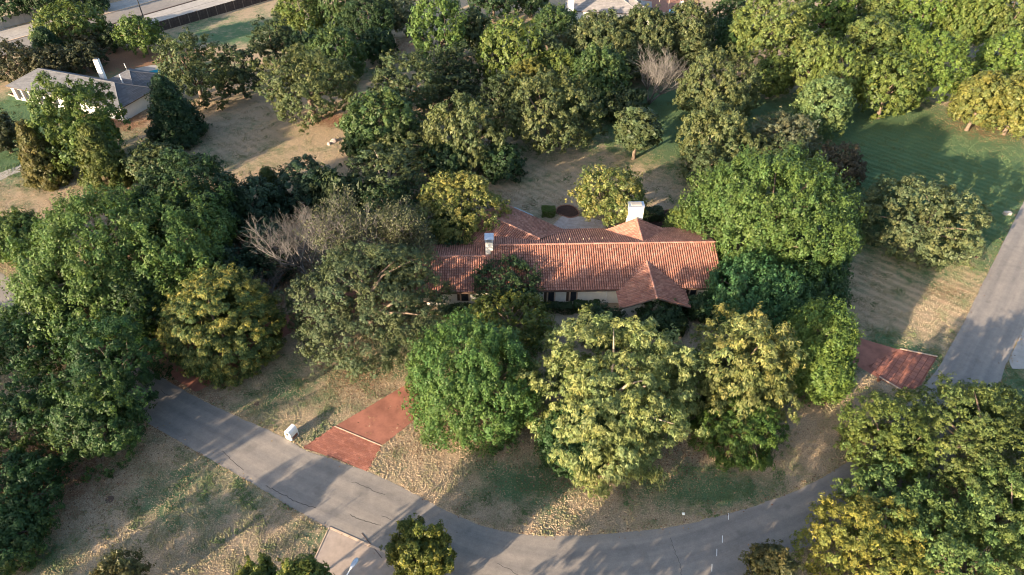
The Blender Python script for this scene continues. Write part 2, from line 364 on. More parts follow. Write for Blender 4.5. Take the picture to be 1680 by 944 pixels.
def bump(nt, bsdf, h, strength=0.5, dist=0.05):
    b = N(nt, 'ShaderNodeBump')
    b.inputs['Strength'].default_value = strength
    b.inputs['Distance'].default_value = dist
    nt.links.new(h, b.inputs['Height'])
    nt.links.new(b.outputs[0], bsdf.inputs['Normal'])


def plain(name, col, rough=0.7, spec=0.3, var=0.15, scale=3.0, metal=0.0, bstr=0.0):
    m, nt, b = newmat(name)
    v = coords(nt)
    n = noise(nt, v, scale, 5, 0.65, 0.3, 0.7)
    dark = tuple(c * (1 - var) for c in col); lite = tuple(min(c * (1 + var), 0.95) for c in col)
    nt.links.new(mix(nt, n, dark, lite), b.inputs['Base Color'])
    b.inputs['Roughness'].default_value = rough
    b.inputs['Specular IOR Level'].default_value = spec
    b.inputs['Metallic'].default_value = metal
    if bstr: bump(nt, b, noise(nt, v, scale * 8, 4), bstr, 0.03)
    return m


def tinted(name, rough=0.75, spec=0.2, nscale=2.0, lo=0.72, hi=1.15, bstr=0.0):
    """colour of every piece comes from the mesh, wear from noise"""
    m, nt, b = newmat(name)
    a = N(nt, 'ShaderNodeAttribute'); a.attribute_name = 'tint'
    v = coords(nt)
    n = noise(nt, v, nscale, 5, 0.65, 0.3, 0.7)
    g = mix(nt, n, (lo, lo, lo), (hi, hi, hi))
    nt.links.new(mix(nt, 1.0, a.outputs['Color'], g, 'MULTIPLY'), b.inputs['Base Color'])
    b.inputs['Roughness'].default_value = rough
    b.inputs['Specular IOR Level'].default_value = spec
    if bstr: bump(nt, b, noise(nt, v, nscale * 10, 4), bstr, 0.03)
    return m


def leafmat():
    m, nt, b = newmat('foliage')
    a = N(nt, 'ShaderNodeAttribute'); a.attribute_name = 'tint'
    b.inputs['Roughness'].default_value = 0.5
    b.inputs['Specular IOR Level'].default_value = 0.22
    nt.links.new(a.outputs['Color'], b.inputs['Base Color'])
    t = N(nt, 'ShaderNodeBsdfTranslucent')
    c2 = mix(nt, 1.0, a.outputs['Color'], (1.25, 1.35, 0.6), 'MULTIPLY')
    nt.links.new(c2, t.inputs['Color'])
    ms = N(nt, 'ShaderNodeMixShader')
    ms.inputs[0].default_value = 0.28
    nt.links.new(b.outputs[0], ms.inputs[1]); nt.links.new(t.outputs[0], ms.inputs[2])
    nt.links.new(ms.outputs[0], nt.nodes['Material Output'].inputs['Surface'])
    return m


def groundmat():
    m, nt, b = newmat('lawn')
    v = coords(nt)
    a = N(nt, 'ShaderNodeAttribute'); a.attribute_name = 'zone'
    sep = N(nt, 'ShaderNodeSeparateColor'); nt.links.new(a.outputs['Color'], sep.inputs[0])
    big = noise(nt, v, 0.16, 6, 0.7)
    mid = noise(nt, v, 0.9, 5, 0.75)
    fine = noise(nt, v, 7.5, 4, 0.9, 0.34, 0.66)
    # straw coloured dry grass, green grass, red brown leaf litter
    dry = mix(nt, fine, (0.145, 0.110, 0.076), (0.54, 0.42, 0.29))
    grn = mix(nt, fine, (0.034, 0.070, 0.036), (0.130, 0.205, 0.105))
    lit = mix(nt, fine, (0.085, 0.045, 0.030), (0.33, 0.19, 0.12))
    gsum = math_(nt, 'ADD', sep.outputs[0], math_(nt, 'MULTIPLY', math_(nt, 'SUBTRACT', big, 0.5), 2.2))
    gsum = math_(nt, 'ADD', gsum, math_(nt, 'MULTIPLY', math_(nt, 'SUBTRACT', mid, 0.5), 1.3))
    r = N(nt, 'ShaderNodeMapRange'); r.interpolation_type = 'SMOOTHSTEP'
    r.inputs['From Min'].default_value = 0.2; r.inputs['From Max'].default_value = 0.95
    nt.links.new(gsum, r.inputs['Value'])
    c = mix(nt, r.outputs[0], dry, grn)
    lsum = math_(nt, 'ADD', sep.outputs[1], math_(nt, 'MULTIPLY', math_(nt, 'SUBTRACT', mid, 0.5), 1.6))
    r2 = N(nt, 'ShaderNodeMapRange'); r2.interpolation_type = 'SMOOTHSTEP'
    r2.inputs['From Min'].default_value = 0.3; r2.inputs['From Max'].default_value = 0.8
    nt.links.new(lsum, r2.inputs['Value'])
    c = mix(nt, r2.outputs[0], c, lit)
    # mower tracks, faint
    wv = N(nt, 'ShaderNodeTexWave'); wv.inputs['Scale'].default_value = 0.22
    wv.inputs['Distortion'].default_value = 1.6; wv.inputs['Detail'].default_value = 2
    mp = N(nt, 'ShaderNodeMapping'); mp.inputs['Rotation'].default_value = (0, 0, R(-48))
    nt.links.new(v, mp.inputs[0]); nt.links.new(mp.outputs[0], wv.inputs['Vector'])
    st = mix(nt, wv.outputs['Fac'], (0.70, 0.78, 0.72), (1.2, 1.16, 1.1))
    c = mix(nt, math_(nt, 'MULTIPLY', sep.outputs[2], 1.0), c, mix(nt, 1.0, c, st, 'MULTIPLY'))
    nt.links.new(c, b.inputs['Base Color'])
    b.inputs['Roughness'].default_value = 0.95
    b.inputs['Specular IOR Level'].default_value = 0.05
    h = math_(nt, 'ADD', fine, math_(nt, 'MULTIPLY', mid, 1.5))
    bump(nt, b, h, 0.5, 0.07)
    return m


def roadmat():
    m, nt, b = newmat('worn_asphalt')
    v = coords(nt)
    big = noise(nt, v, 0.12, 5, 0.6, 0.3, 0.7)
    # long streaks that follow the lanes come with the 'lane' attribute
    a = N(nt, 'ShaderNodeAttribute'); a.attribute_name = 'lane'
    sep = N(nt, 'ShaderNodeSeparateXYZ'); nt.links.new(a.outputs['Vector'], sep.inputs[0])
    cx = N(nt, 'ShaderNodeCombineXYZ')
    nt.links.new(math_(nt, 'MULTIPLY', sep.outputs[0], 2.1), cx.inputs[0])
    nt.links.new(math_(nt, 'MULTIPLY', sep.outputs[1], 0.09), cx.inputs[1])
    stk = noise(nt, cx.outputs[0], 1.0, 5, 0.7, 0.33, 0.67)
    fine = noise(nt, v, 9.0, 5, 0.8, 0.3, 0.7)
    c = mix(nt, big, (0.190, 0.176, 0.165), (0.245, 0.222, 0.200))
    c = mix(nt, 1.0, c, mix(nt, stk, (0.90, 0.90, 0.91), (1.07, 1.07, 1.06)), 'MULTIPLY')
    c = mix(nt, 1.0, c, mix(nt, fine, (0.86, 0.86, 0.86), (1.12, 1.12, 1.12)), 'MULTIPLY')
    # two darker wheel paths in each lane, blotches, pale dust
    wpth = math_(nt, 'PINGPONG', math_(nt, 'ADD', sep.outputs[0], 20.0), 0.95)
    wv_ = N(nt, 'ShaderNodeMapRange'); wv_.interpolation_type = 'SMOOTHSTEP'
    wv_.inputs['From Min'].default_value = 0.25; wv_.inputs['From Max'].default_value = 0.8
    nt.links.new(math_(nt, 'ADD', wpth, math_(nt, 'MULTIPLY', math_(nt, 'SUBTRACT', big, 0.5), 0.35)), wv_.inputs['Value'])
    c = mix(nt, 1.0, c, mix(nt, wv_.outputs[0], (1.05, 1.04, 1.03), (0.90, 0.905, 0.92)), 'MULTIPLY')
    blot = noise(nt, v, 1.1, 6, 0.75, 0.35, 0.65)
    c = mix(nt, 1.0, c, mix(nt, blot, (0.88, 0.88, 0.88), (1.10, 1.09, 1.08)), 'MULTIPLY')
    # stains and repaired patches
    pt = noise(nt, v, 0.45, 3, 0.5, 0.60, 0.68)
    c = mix(nt, math_(nt, 'MULTIPLY', pt, 0.30), c, (0.10, 0.095, 0.09))
    # dusty pale margins
    e = math_(nt, 'ABSOLUTE', sep.outputs[0])
    rr = N(nt, 'ShaderNodeMapRange'); rr.inputs['From Min'].default_value = 3.0; rr.inputs['From Max'].default_value = 3.9
    nt.links.new(math_(nt, 'ADD', e, math_(nt, 'MULTIPLY', math_(nt, 'SUBTRACT', fine, 0.5), 0.5)), rr.inputs['Value'])
    c = mix(nt, math_(nt, 'MULTIPLY', rr.outputs[0], 0.5), c, (0.26, 0.23, 0.19))
    nt.links.new(c, b.inputs['Base Color'])
    b.inputs['Roughness'].default_value = 0.85
    b.inputs['Specular IOR Level'].default_value = 0.25
    bump(nt, b, fine, 0.25, 0.02)
    return m


M_LEAF = leafmat()
M_BARK = plain('grey_bark', (0.17, 0.13, 0.10), 0.9, 0.1, 0.35, 2.5, bstr=0.5)
M_PALEBARK = plain('pale_bark', (0.30, 0.25, 0.20), 0.9, 0.1, 0.25, 2.5, bstr=0.4)
M_DEADWOOD = plain('dead_wood', (0.150, 0.140, 0.132), 0.9, 0.1, 0.3, 1.5)
M_GROUND = groundmat()
M_ROAD = roadmat()
M_TILE = tinted('clay_tile', 0.75, 0.25, 0.55, 0.78, 1.22)
M_BRICK = tinted('stamped_brick', 0.8, 0.25, 0.6, 0.75, 1.15)
M_REDSLAB = plain('red_concrete', (0.255, 0.108, 0.076), 0.8, 0.25, 0.30, 0.5, bstr=0.15)
M_REDJOINT = plain('brick_joint', (0.17, 0.070, 0.050), 0.9, 0.1, 0.2, 2)
M_PALEEDGE = plain('pale_mortar', (0.50, 0.37, 0.27), 0.85, 0.2, 0.2, 2)
M_CONC = plain('tan_concrete', (0.32, 0.262, 0.222), 0.85, 0.2, 0.16, 1.2, bstr=0.15)
M_GREYCONC = plain('grey_concrete', (0.30, 0.28, 0.26), 0.85, 0.2, 0.15, 0.8)
M_STUCCO = plain('white_stucco', (0.72, 0.68, 0.60), 0.85, 0.2, 0.08, 1.2, bstr=0.1)
M_WHITE = plain('white_paint', (0.80, 0.79, 0.76), 0.6, 0.3, 0.05, 2)
M_TRIM = plain('brown_trim', (0.09, 0.06, 0.045), 0.6, 0.3, 0.2, 3)
M_DARK = plain('dark_opening', (0.02, 0.02, 0.022), 0.4, 0.4, 0.2, 3)
M_GLASS = plain('window_glass', (0.03, 0.035, 0.045), 0.08, 0.8, 0.1, 3)
M_METAL = plain('galvanised_metal', (0.42, 0.45, 0.50), 0.4, 0.5, 0.12, 5, 0.6)
M_SHINGLE = tinted('asphalt_shingle', 0.9, 0.1, 1.2, 0.85, 1.12)
M_FENCE = tinted('dark_fence_board', 0.85, 0.15, 1.5, 0.8, 1.15)
M_BLACK = plain('black_metal', (0.025, 0.025, 0.027), 0.5, 0.4, 0.1, 3)
M_POOL = plain('pool_water', (0.02, 0.22, 0.30), 0.08, 0.7, 0.15, 1)
M_MULCH = plain('dark_mulch', (0.055, 0.033, 0.026), 0.95, 0.05, 0.4, 3, bstr=0.5)
M_EDGE = plain('brick_edging', (0.24, 0.115, 0.08), 0.85, 0.2, 0.3, 3)
M_STONE = plain('pale_stone', (0.40, 0.33, 0.30), 0.85, 0.2, 0.25, 1.5, bstr=0.2)
M_RUST = plain('rusty_iron', (0.10, 0.045, 0.03), 0.8, 0.3, 0.3, 5)
M_BLUE = plain('blue_slat', (0.27, 0.38, 0.42), 0.5, 0.4, 0.12, 3)
M_CRACK = plain('crack_filler', (0.065, 0.060, 0.056), 0.8, 0.2, 0.3, 3)
M_GRASS = tinted('grass_blade', 0.9, 0.05, 0.7, 0.8, 1.2)
M_TUFT, _nt, _b = newmat('grass_tuft')
_a = _nt.nodes.new('ShaderNodeAttribute'); _a.attribute_type = 'INSTANCER'; _a.attribute_name = 'tint'
_nt.links.new(_a.outputs['Color'], _b.inputs['Base Color']); _b.inputs['Roughness'].default_value = .95; _b.inputs['Specular IOR Level'].default_value = .05

# ------------------------------------------------------------------ ground
rng = np.random.default_rng(7)
# x, y, radius x, radius y, amount: greener turf (G), leaf litter (L), mown stripes (S)
G_SPOTS = [(64, 92, 22, 17, 1.1), (52, 118, 22, 12, 0.9), (75, 75, 10, 10, 0.25), (30, 120, 14, 18, 0.8), (-30, 38, 11, 6, 0.42), (-16, 33.5, 4, 3, 0.5),
           (1, 39.5, 5, 3, 0.75), (20, 39, 10, 3, 0.7), (47, 57, 4, 4, 0.6), (-24, 52, 12, 8, 0.35), (-95, 120, 14, 12, 1.1),
           (-80, 143, 16, 7, 1.0), (-60, 165, 25, 10, 0.75), (-45, 104, 8, 3, 0.25), (0, 95, 18, 8, 0.1), (56, 47, 9, 10, 0.8), (-88, 108, 18, 12, 1.0), (-72, 60, 14, 12, .5), (79, 111, 15, 13, 1.2), (60, 104, 14, 12, 0.8),
           (12, 114, 30, 10, 0.3), (-35, 140, 20, 12, 0.3), (-12, 60, 9, 5, 0.5), (35, 57, 8, 6, 0.2), (-45, 31, 8, 4, 0.4)]
L_SPOTS = [(-50, 40, 12, 9, 0.75), (-40, 55, 12, 9, 0.6), (-34, 119, 5, 3.5, 0.9), (-52, 120, 8, 5, 0.2), (-4, 47, 6, 4, 0.35), (17, 46, 14, 5, 0.35),
           (-30, 75, 22, 14, 0.6), (-75, 118, 12, 6, 0.8), (-80, 150, 20, 6, 0.5), (62, 140, 22, 8, 0.55), (88, 117, 10, 10, 0.6),
           (-10, 92, 22, 7, 0.45), (-60, 90, 18, 14, 0.5), (35, 80, 14, 8, 0.5), (40, 45, 8, 5, 0.2), (-90, 145, 20, 12, 0.7), (-25, 155, 12, 9, 0.6)]
S_SPOTS = [(56, 75, 15, 17, 1.0), (65, 95, 22, 18, 0.8), (0, 97, 22, 8, 0.6), (-22, 52, 12, 8, 0.5), (-50, 105, 20, 14, 0.4)]


def spots(x, y, lst):
    s = np.zeros_like(x)
    for cx, cy, rx, ry, a in lst:
        s = s + a * np.exp(-(((x - cx) / rx) ** 2 + ((y - cy) / ry) ** 2))
    return s


def build_ground():
    ax = np.concatenate([-np.geomspace(3000, 170, 9)[:-1], np.arange(-160, 160.1, 1.6), np.geomspace(170, 3000, 9)[1:]])
    ay = np.concatenate([-np.geomspace(3000, 40, 9)[:-1], np.arange(-30, 230.1, 1.6), np.geomspace(245, 3600, 9)])
    X, Y = np.meshgrid(ax, ay)
    nx, ny = len(ax), len(ay)
    V = np.stack([X.ravel(), Y.ravel(), np.zeros(nx * ny)], 1).astype(np.float32)
    i = np.arange(nx - 1)[None, :] + np.arange(ny - 1)[:, None] * nx
    F = np.stack([i, i + 1, i + 1 + nx, i + nx], -1).reshape(-1, 4).astype(np.int32)
    me = bpy.data.meshes.new('ground')
    me.vertices.add(len(V)); me.vertices.foreach_set('co', V.ravel())
    me.loops.add(F.size); me.loops.foreach_set('vertex_index', F.ravel())
    me.polygons.add(len(F))
    me.polygons.foreach_set('loop_start', np.arange(0, F.size, 4, dtype=np.int32))
    a = me.attributes.new('zone', 'FLOAT_COLOR', 'POINT')
    c = np.ones((len(V), 4), np.float32)
    c[:, 0] = 0.22 + spots(V[:, 0], V[:, 1], G_SPOTS)
    c[:, 1] = spots(V[:, 0], V[:, 1], L_SPOTS)
    c[:, 2] = np.clip(spots(V[:, 0], V[:, 1], S_SPOTS), 0, 1)
    a.data.foreach_set('color', c.ravel())
    me.materials.append(M_GROUND)
    me.update(calc_edges=True)
    me.validate()
    o = bpy.data.objects.new('ground', me)
    COL.objects.link(o)
    tag(o, kind='structure')
    return o


ground = build_ground()


def resample(pts, step):
    P_ = [Vector(p) for p in pts]
    # Catmull-Rom through the points
    out = []
    for i in range(len(P_) - 1):
        p0 = P_[max(i - 1, 0)]; p1 = P_[i]; p2 = P_[i + 1]; p3 = P_[min(i + 2, len(P_) - 1)]
        n = max(2, int((p2 - p1).length / step))
        for k in range(n):
            t = k / n
            out.append(0.5 * ((2 * p1) + (p2 - p0) * t + (2 * p0 - 5 * p1 + 4 * p2 - p3) * t * t + (3 * p1 - p0 - 3 * p2 + p3) * t ** 3))
    out.append(P_[-1])
    return out


def even(pts, n):
    d = [0]
    for a, b in zip(pts, pts[1:]): d.append(d[-1] + (b - a).length)
    out = []; j = 0
    for k in range(n + 1):
        t = d[-1] * k / n
        while j < len(d) - 2 and d[j + 1] < t: j += 1
        s = (t - d[j]) / max(d[j + 1] - d[j], 1e-6)
        out.append(pts[j].lerp(pts[j + 1], min(max(s, 0), 1)))
    return out


def strip(name, A, B, z, mat, nacross=8, parent=None, kind='structure', nlong=220):
    """road sheet between two edge lines, carrying its own across / along coordinates"""
    A = even(resample(A, 1.0), nlong); 
    Bd = resample(B, 0.6)
    m = MB(); lane = []
    L = 0.0; prev = None
    for i, a in enumerate(A):
        b = min(Bd, key=lambda q: (q - a).length) if name == 'road' else even(Bd, nlong)[i]
        mid = (a + b) / 2
        if prev is not None: L += (mid - prev).length
        prev = mid
        for k in range(nacross + 1):
            t = k / nacross
            p = a.lerp(b, t)
            jig = 0.0
            if k in (0, nacross): jig = 0.16 * (mn.noise(Vector((p.x * 1.3, p.y * 1.3, 5.0))))
            q = a.lerp(b, t + (jig / max((b - a).length, 1)) )
            m.v.append((q.x, q.y, z)); lane.append(((t - 0.5) * (b - a).length, L, 0))
    n = nacross + 1
    for i in range(len(A) - 1):
        for k in range(nacross): m.face((i * n + k, (i + 1) * n + k, (i + 1) * n + k + 1, i * n + k + 1))
    o = m.build(name, mat, parent)
    at = o.data.attributes.new('lane', 'FLOAT_VECTOR', 'POINT')
    at.data.foreach_set('vector', np.array(lane, np.float32).ravel())
    # faces must look up
    if o.data.polygons[0].normal.z < 0: o.data.flip_normals()
    return tag(o, kind=kind)


road = strip('road', ROAD_IN, ROAD_OUT, 0.02, M_ROAD, nlong=260)
RI = resample(ROAD_IN, 0.8); RO = resample(ROAD_OUT, 0.8)


def slab(name, poly, z, mat, parent=None, kind='structure', thick=None):
    m = MB()
    if thick: m.prism(poly, z - thick, z)
    else: m.add([(x, y, z) for x, y in poly], [tuple(range(len(poly)))])
    o = m.build(name, mat, parent)
    if not thick and o.data.polygons[0].normal.z < 0: o.data.flip_normals()
    if kind: tag(o, kind=kind)
    return o


def inside(poly, x, y):
    c = False
    j = len(poly) - 1
    for i in range(len(poly)):
        xi, yi = poly[i]; xj, yj = poly[j]
        if ((yi > y) != (yj > y)) and (x < (xj - xi) * (y - yi) / (yj - yi + 1e-12) + xi): c = not c
        j = i
    return c


def pave(parent, poly, z, ang, lx, ly, gap, cols, rnd, thick=0.03, offset=0.5, margin=0.0):
    """separate raised bricks over a darker bed, joined as one part"""
    m = MB()
    ca, sa = math.cos(ang), math.sin(ang)
    cx = sum(p[0] for p in poly) / len(poly); cy = sum(p[1] for p in poly) / len(poly)
    ext = max(math.hypot(p[0] - cx, p[1] - cy) for p in poly) + 1
    r = 0; y = -ext
    while y < ext:
        x = -ext + (offset * lx if r % 2 else 0)
        while x < ext:
            mx = cx + ca * (x + lx / 2) - sa * (y + ly / 2); my = cy + sa * (x + lx / 2) + ca * (y + ly / 2)
            if inside(poly, mx, my):
                pts = []
                h = z - 0.016 + rnd.uniform(0, 0.005)
                for zz in (z - thick, h):
                    for (a, b) in ((gap, gap), (lx - gap, gap), (lx - gap, ly - gap), (gap, ly - gap)):
                        pts.append((cx + ca * (x + a) - sa * (y + b), cy + sa * (x + a) + ca * (y + b), zz))
                c = cols[rnd.randrange(len(cols))]; f = rnd.uniform(0.92, 1.08)
                m.cur = (c[0] * f, c[1] * f, c[2] * f)
                m.hexa(pts)
            x += lx
        y += ly; r += 1
    o = m.build('brick_paving', M_BRICK, parent, color=True)
    o['kind'] = 'stuff'
    return o


rnd = random.Random(3)
RED = [(0.29, 0.118, 0.082), (0.26, 0.102, 0.070), (0.32, 0.135, 0.096), (0.27, 0.112, 0.082)]
dl = slab('driveway', DRIVE_L_SLAB, 0.035, M_REDSLAB)
da = slab('driveway_apron', DRIVE_L_APRON, 0.04, M_REDJOINT)
angL = math.atan2(DRIVE_L_APRON[2][1] - DRIVE_L_APRON[1][1], DRIVE_L_APRON[2][0] - DRIVE_L_APRON[1][0])
pave(da, DRIVE_L_APRON, 0.066, angL, 0.44, 0.22, 0.014, RED, rnd)
dr = slab('driveway', DRIVE_R, 0.035, M_REDSLAB)
drr = slab('driveway_apron', DRIVE_R_APRON, 0.04, M_REDJOINT)
angR = math.atan2(DRIVE_R_APRON[5][1] - DRIVE_R_APRON[0][1], DRIVE_R_APRON[5][0] - DRIVE_R_APRON[0][0])
pave(drr, DRIVE_R_APRON, 0.066, angR, 0.66, 0.64, 0.032, RED, rnd, offset=0.0)
df = slab('driveway', DRIVE_FAR, 0.03, M_REDSLAB)
dc = slab('concrete_driveway', DRIVE_CONC, 0.045, M_CONC)
de = slab('concrete_driveway', DRIVE_E, 0.045, M_GREYCONC)
slab('side_road', LANE_W, 0.03, M_GREYCONC)
slab('far_lane', LANE_MID[1:], 0.03, M_GREYCONC)


def ribbon(name, pts, wd, z0, z1, mat, parent=None, kind=None):
    m = MB()
    P_ = [Vector((p[0], p[1], 0)) for p in pts]
    for i, p in enumerate(P_):
        d = (P_[min(i + 1, len(P_) - 1)] - P_[max(i - 1, 0)]).normalized()
        n = Vector((-d.y, d.x, 0)) * wd / 2
        for q in (p - n, p + n):
            m.v.append((q.x, q.y, z0)); m.v.append((q.x, q.y, z1))
    for i in range(len(P_) - 1):
        a = i * 4; b = a + 4
        m.face((a + 1, b + 1, b + 3, a + 3)); m.face((a, b, b + 1, a + 1)); m.face((a + 2, a + 3, b + 3, b + 2)); m.face((a, a + 2, b + 2, b))
    e = (len(P_) - 1) * 4
    m.face((0, 1, 3, 2)); m.face((e, e + 2, e + 3, e + 1))
    o = m.build(name, mat, parent)
    if kind: o['kind'] = kind
    return o


ribbon('expansion_joint', [DRIVE_L_APRON[1], DRIVE_L_APRON[2]], 0.10, 0.03, 0.078, M_PALEEDGE, da)
ribbon('edge_curb', [DRIVE_R_APRON[0], DRIVE_R_APRON[1]], 0.17, 0.0, 0.12, M_PALEEDGE, drr)
ribbon('edge_curb', [DRIVE_R_APRON[3], DRIVE_R_APRON[4]], 0.17, 0.0, 0.12, M_PALEEDGE, drr)
ribbon('expansion_joint', [DRIVE_CONC[0], DRIVE_CONC[1], DRIVE_CONC[2]], 0.20, 0.03, 0.060, M_PALEEDGE, dc)
ribbon('expansion_joint', [(DRIVE_CONC[1][0] - 3.4, DRIVE_CONC[1][1] + 2.3), (DRIVE_CONC[1][0] - 1.1, DRIVE_CONC[1][1] - 0.2)], 0.07, 0.03, 0.052, M_TRIM, dc)
ribbon('edge_curb', [DRIVE_CONC[5], DRIVE_CONC[0]], 0.10, 0.0, 0.09, M_PALEEDGE, dc)


def crack(pts, wd, parent):
    P_ = []
    for a, b in zip(pts, pts[1:]):
        for k in range(6):
            t = k / 6
            P_.append((a[0] + (b[0] - a[0]) * t + rnd.uniform(-.07, .07), a[1] + (b[1] - a[1]) * t + rnd.uniform(-.07, .07)))
    P_.append(pts[-1])
    return ribbon('crack', P_, wd, 0.018, 0.0245, M_CRACK, parent)


CR = [([(-24.91, 39.29), (-24.0, 38.87), (-22.8, 38.24), (-21.6, 37.56), (-20.4, 37.09), (-19.25, 36.75)], 0.1),
      ([(-16.19, 39.72), (-15.01, 39.29), (-13.92, 38.66), (-12.64, 38.24)], 0.07),
      ([(-15.77, 36.02), (-14.86, 35.57), (-13.81, 35.24), (-12.59, 34.92)], 0.09),
      ([(-12.61, 35.89), (-11.66, 35.44)], 0.07),
      ([(-17.48, 34.79), (-16.99, 34.41)], 0.1),
      ([(15.0, 33.66), (15.09, 32.56), (15.38, 31.07), (15.34, 29.98)], 0.05),
      ([(-1.4, 31.07), (-0.28, 30.55), (0.55, 29.98)], 0.06),
      ([(-40.42, 51.92), (-38.82, 50.83)], 0.05),
      ([(-30.5, 43.5), (-28.81, 41.98), (-27.6, 41.09)], 0.08)]
for pts, wd in CR: crack(pts, wd * .7, road)
# tar filled lane seam and small survey dashes on the right bend
for p in PIECES[9:13]:
    x, y = p
    ribbon('survey_mark', [(x - 0.09, y - 0.36), (x + 0.09, y + 0.36)], 0.05, 0.018, 0.026, M_WHITE, road)

# ------------------------------------------------------------------ the tiled house
TILECOL = [(0.31, 0.150, 0.108), (0.28, 0.130, 0.092), (0.35, 0.180, 0.132), (0.30, 0.145, 0.105), (0.25, 0.115, 0.085)]


def frame_from(p0, p1, p2):
    """plane frame: along the eave, up the slope, outward"""
    e = (p1 - p0).normalized()
    n = e.cross(p2 - p0).normalized()
    if n.z < 0: n = -n
    u = n.cross(e)
    if u.z < 0: u = -u
    return e, u, n


def tiled_slope(poly, parent, cw=0.30, rl=0.42, seed=1, ref=None):
    """clay barrel tiles laid in columns and courses on one roof plane (poly: eave left, eave right, ...)"""
    P_ = [Vector(p) for p in poly]
    e, u, n = frame_from(P_[0], P_[1], P_[2] if ref is None else Vector(ref))
    o = P_[0]
    L = [((p - o).dot(e), (p - o).dot(u)) for p in P_]
    r = random.Random(seed)
    m = MB()
    a0 = min(p[0] for p in L); a1 = max(p[0] for p in L); b0 = min(p[1] for p in L); b1 = max(p[1] for p in L)
    ncol = int((a1 - a0) / cw); cwx = (a1 - a0) / max(ncol, 1)
    nseg = 4
    for i in range(ncol + 1):
        x = a0 + (i + 0.5) * cwx
        y = b0 - 0.02
        while y < b1:
            cy = y + rl / 2
            if inside(L, x, min(cy, b1 - 0.01)):
                top = min(y + rl * 1.12, b1)
                c = TILECOL[r.randrange(5)]; f = r.uniform(0.93, 1.07)
                m.cur = (c[0] * f, c[1] * f, c[2] * f)
                rad = cwx * 0.38; jx = r.uniform(-.008, .008); lift = 0.045 + r.uniform(0, .012)
                b = len(m.v)
                for yy, dz, rr in ((y, lift, rad * 1.06), (top, 0.0, rad * 0.88)):
                    for k in range(nseg + 1):
                        t = PI * k / nseg
                        q = o + e * (x + jx - math.cos(t) * rr) + u * yy + n * (0.005 + dz + math.sin(t) * rr * 1.05)
                        m.v.append(tuple(q))
                for k in range(nseg): m.face((b + k, b + k + 1, b + nseg + 2 + k, b + nseg + 1 + k))
                # closed mouth of the tile, shade of the hollow put into its colour
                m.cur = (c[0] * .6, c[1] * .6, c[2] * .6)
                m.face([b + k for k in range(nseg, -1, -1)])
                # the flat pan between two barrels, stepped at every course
                m.cur = (c[0] * f * .55, c[1] * f * .52, c[2] * f * .52)  # pan darkened, shade between the barrels painted into the clay colour
                q0 = o + e * (x + cwx * .36) + u * y + n * (lift * 0.8); q1 = o + e * (x + cwx * .64) + u * y + n * (lift * 0.8)
                q2 = o + e * (x + cwx * .64) + u * top + n * 0.01; q3 = o + e * (x + cwx * .36) + u * top + n * 0.01
                q4 = q0 - n * 0.05; q5 = q1 - n * 0.05
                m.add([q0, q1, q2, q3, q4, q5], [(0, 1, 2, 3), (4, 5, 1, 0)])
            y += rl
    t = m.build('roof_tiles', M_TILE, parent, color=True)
    t['kind'] = 'stuff'
    return t


def roof_plane(poly, parent, thick=0.16, name='roof_deck', mat=None):
    P_ = [Vector(p) for p in poly]
    e, u, n = frame_from(P_[0], P_[1], P_[2])
    k = len(P_)
    m = MB()
    m.add([p for p in P_] + [p - Vector((0, 0, thick)) for p in P_],
          [tuple(range(k)), tuple(range(k, 2 * k))[::-1]] + [(i, k + i, k + (i + 1) % k, (i + 1) % k) for i in range(k)])
    return m.build(name, mat or M_TRIM, parent)


def ridge_caps(a, b, parent, rad=0.15, seed=5, lift=0.04):
    a = Vector(a); b = Vector(b); d = b - a; L = d.length; d.normalize()
    s = d.cross(Vector((0, 0, 1))).normalized(); up = s.cross(d)
    m = MB(); r = random.Random(seed)
    n = int(L / 0.42); 
    for i in range(n):
        c = TILECOL[r.randrange(5)]; f = r.uniform(1.0, 1.25); m.cur = (c[0] * f, c[1] * f * 1.05, c[2] * f * 1.1)
        p = a + d * (L * i / n); q = a + d * (L * (i + 1.12) / n)
        bI = len(m.v)
        for base, rr, dz in ((p, rad * 1.08, lift + 0.02), (q, rad * 0.9, lift)):
            for k in range(6):
                t = PI * k / 5
                m.v.append(tuple(base + s * (math.cos(t) * rr) + up * (math.sin(t) * rr + dz - 0.03)))
        for k in range(5): m.face((bI + k, bI + k + 1, bI + 7 + k, bI + 6 + k))
        m.face([bI + k for k in range(5, -1, -1)])
    o = m.build('ridge_cap', M_TILE, parent, color=True)
    return o


H = empty('tile_roofed_house', (-2.6, 65.8, 0), R(1.4))
tag(H, 'low white house with red clay barrel tiled roofs and two white chimneys', 'house')


def gable(parent, p0, p1, hw, ze, ends=0.0, seed=1, caps=True):
    """gable roof over a straight ridge p0-p1 (x, y, z), half width hw, eave height ze"""
    a = Vector(p0); b = Vector(p1)
    d = (b - a); d.z = 0; d.normalize()
    s = Vector((d.y, -d.x, 0))       # right of the ridge
    out = []
    for sgn in (1, -1):
        ea = a + s * hw * sgn; ea.z = ze
        eb = b + s * hw * sgn; eb.z = ze
        poly = [ea, eb, b.copy(), a.copy()] if sgn == 1 else [eb, ea, a.copy(), b.copy()]
        roof_plane(poly, parent)
        tiled_slope(poly, parent, seed=seed + (sgn + 1))
    if caps: ridge_caps(a, b, parent, seed=seed)


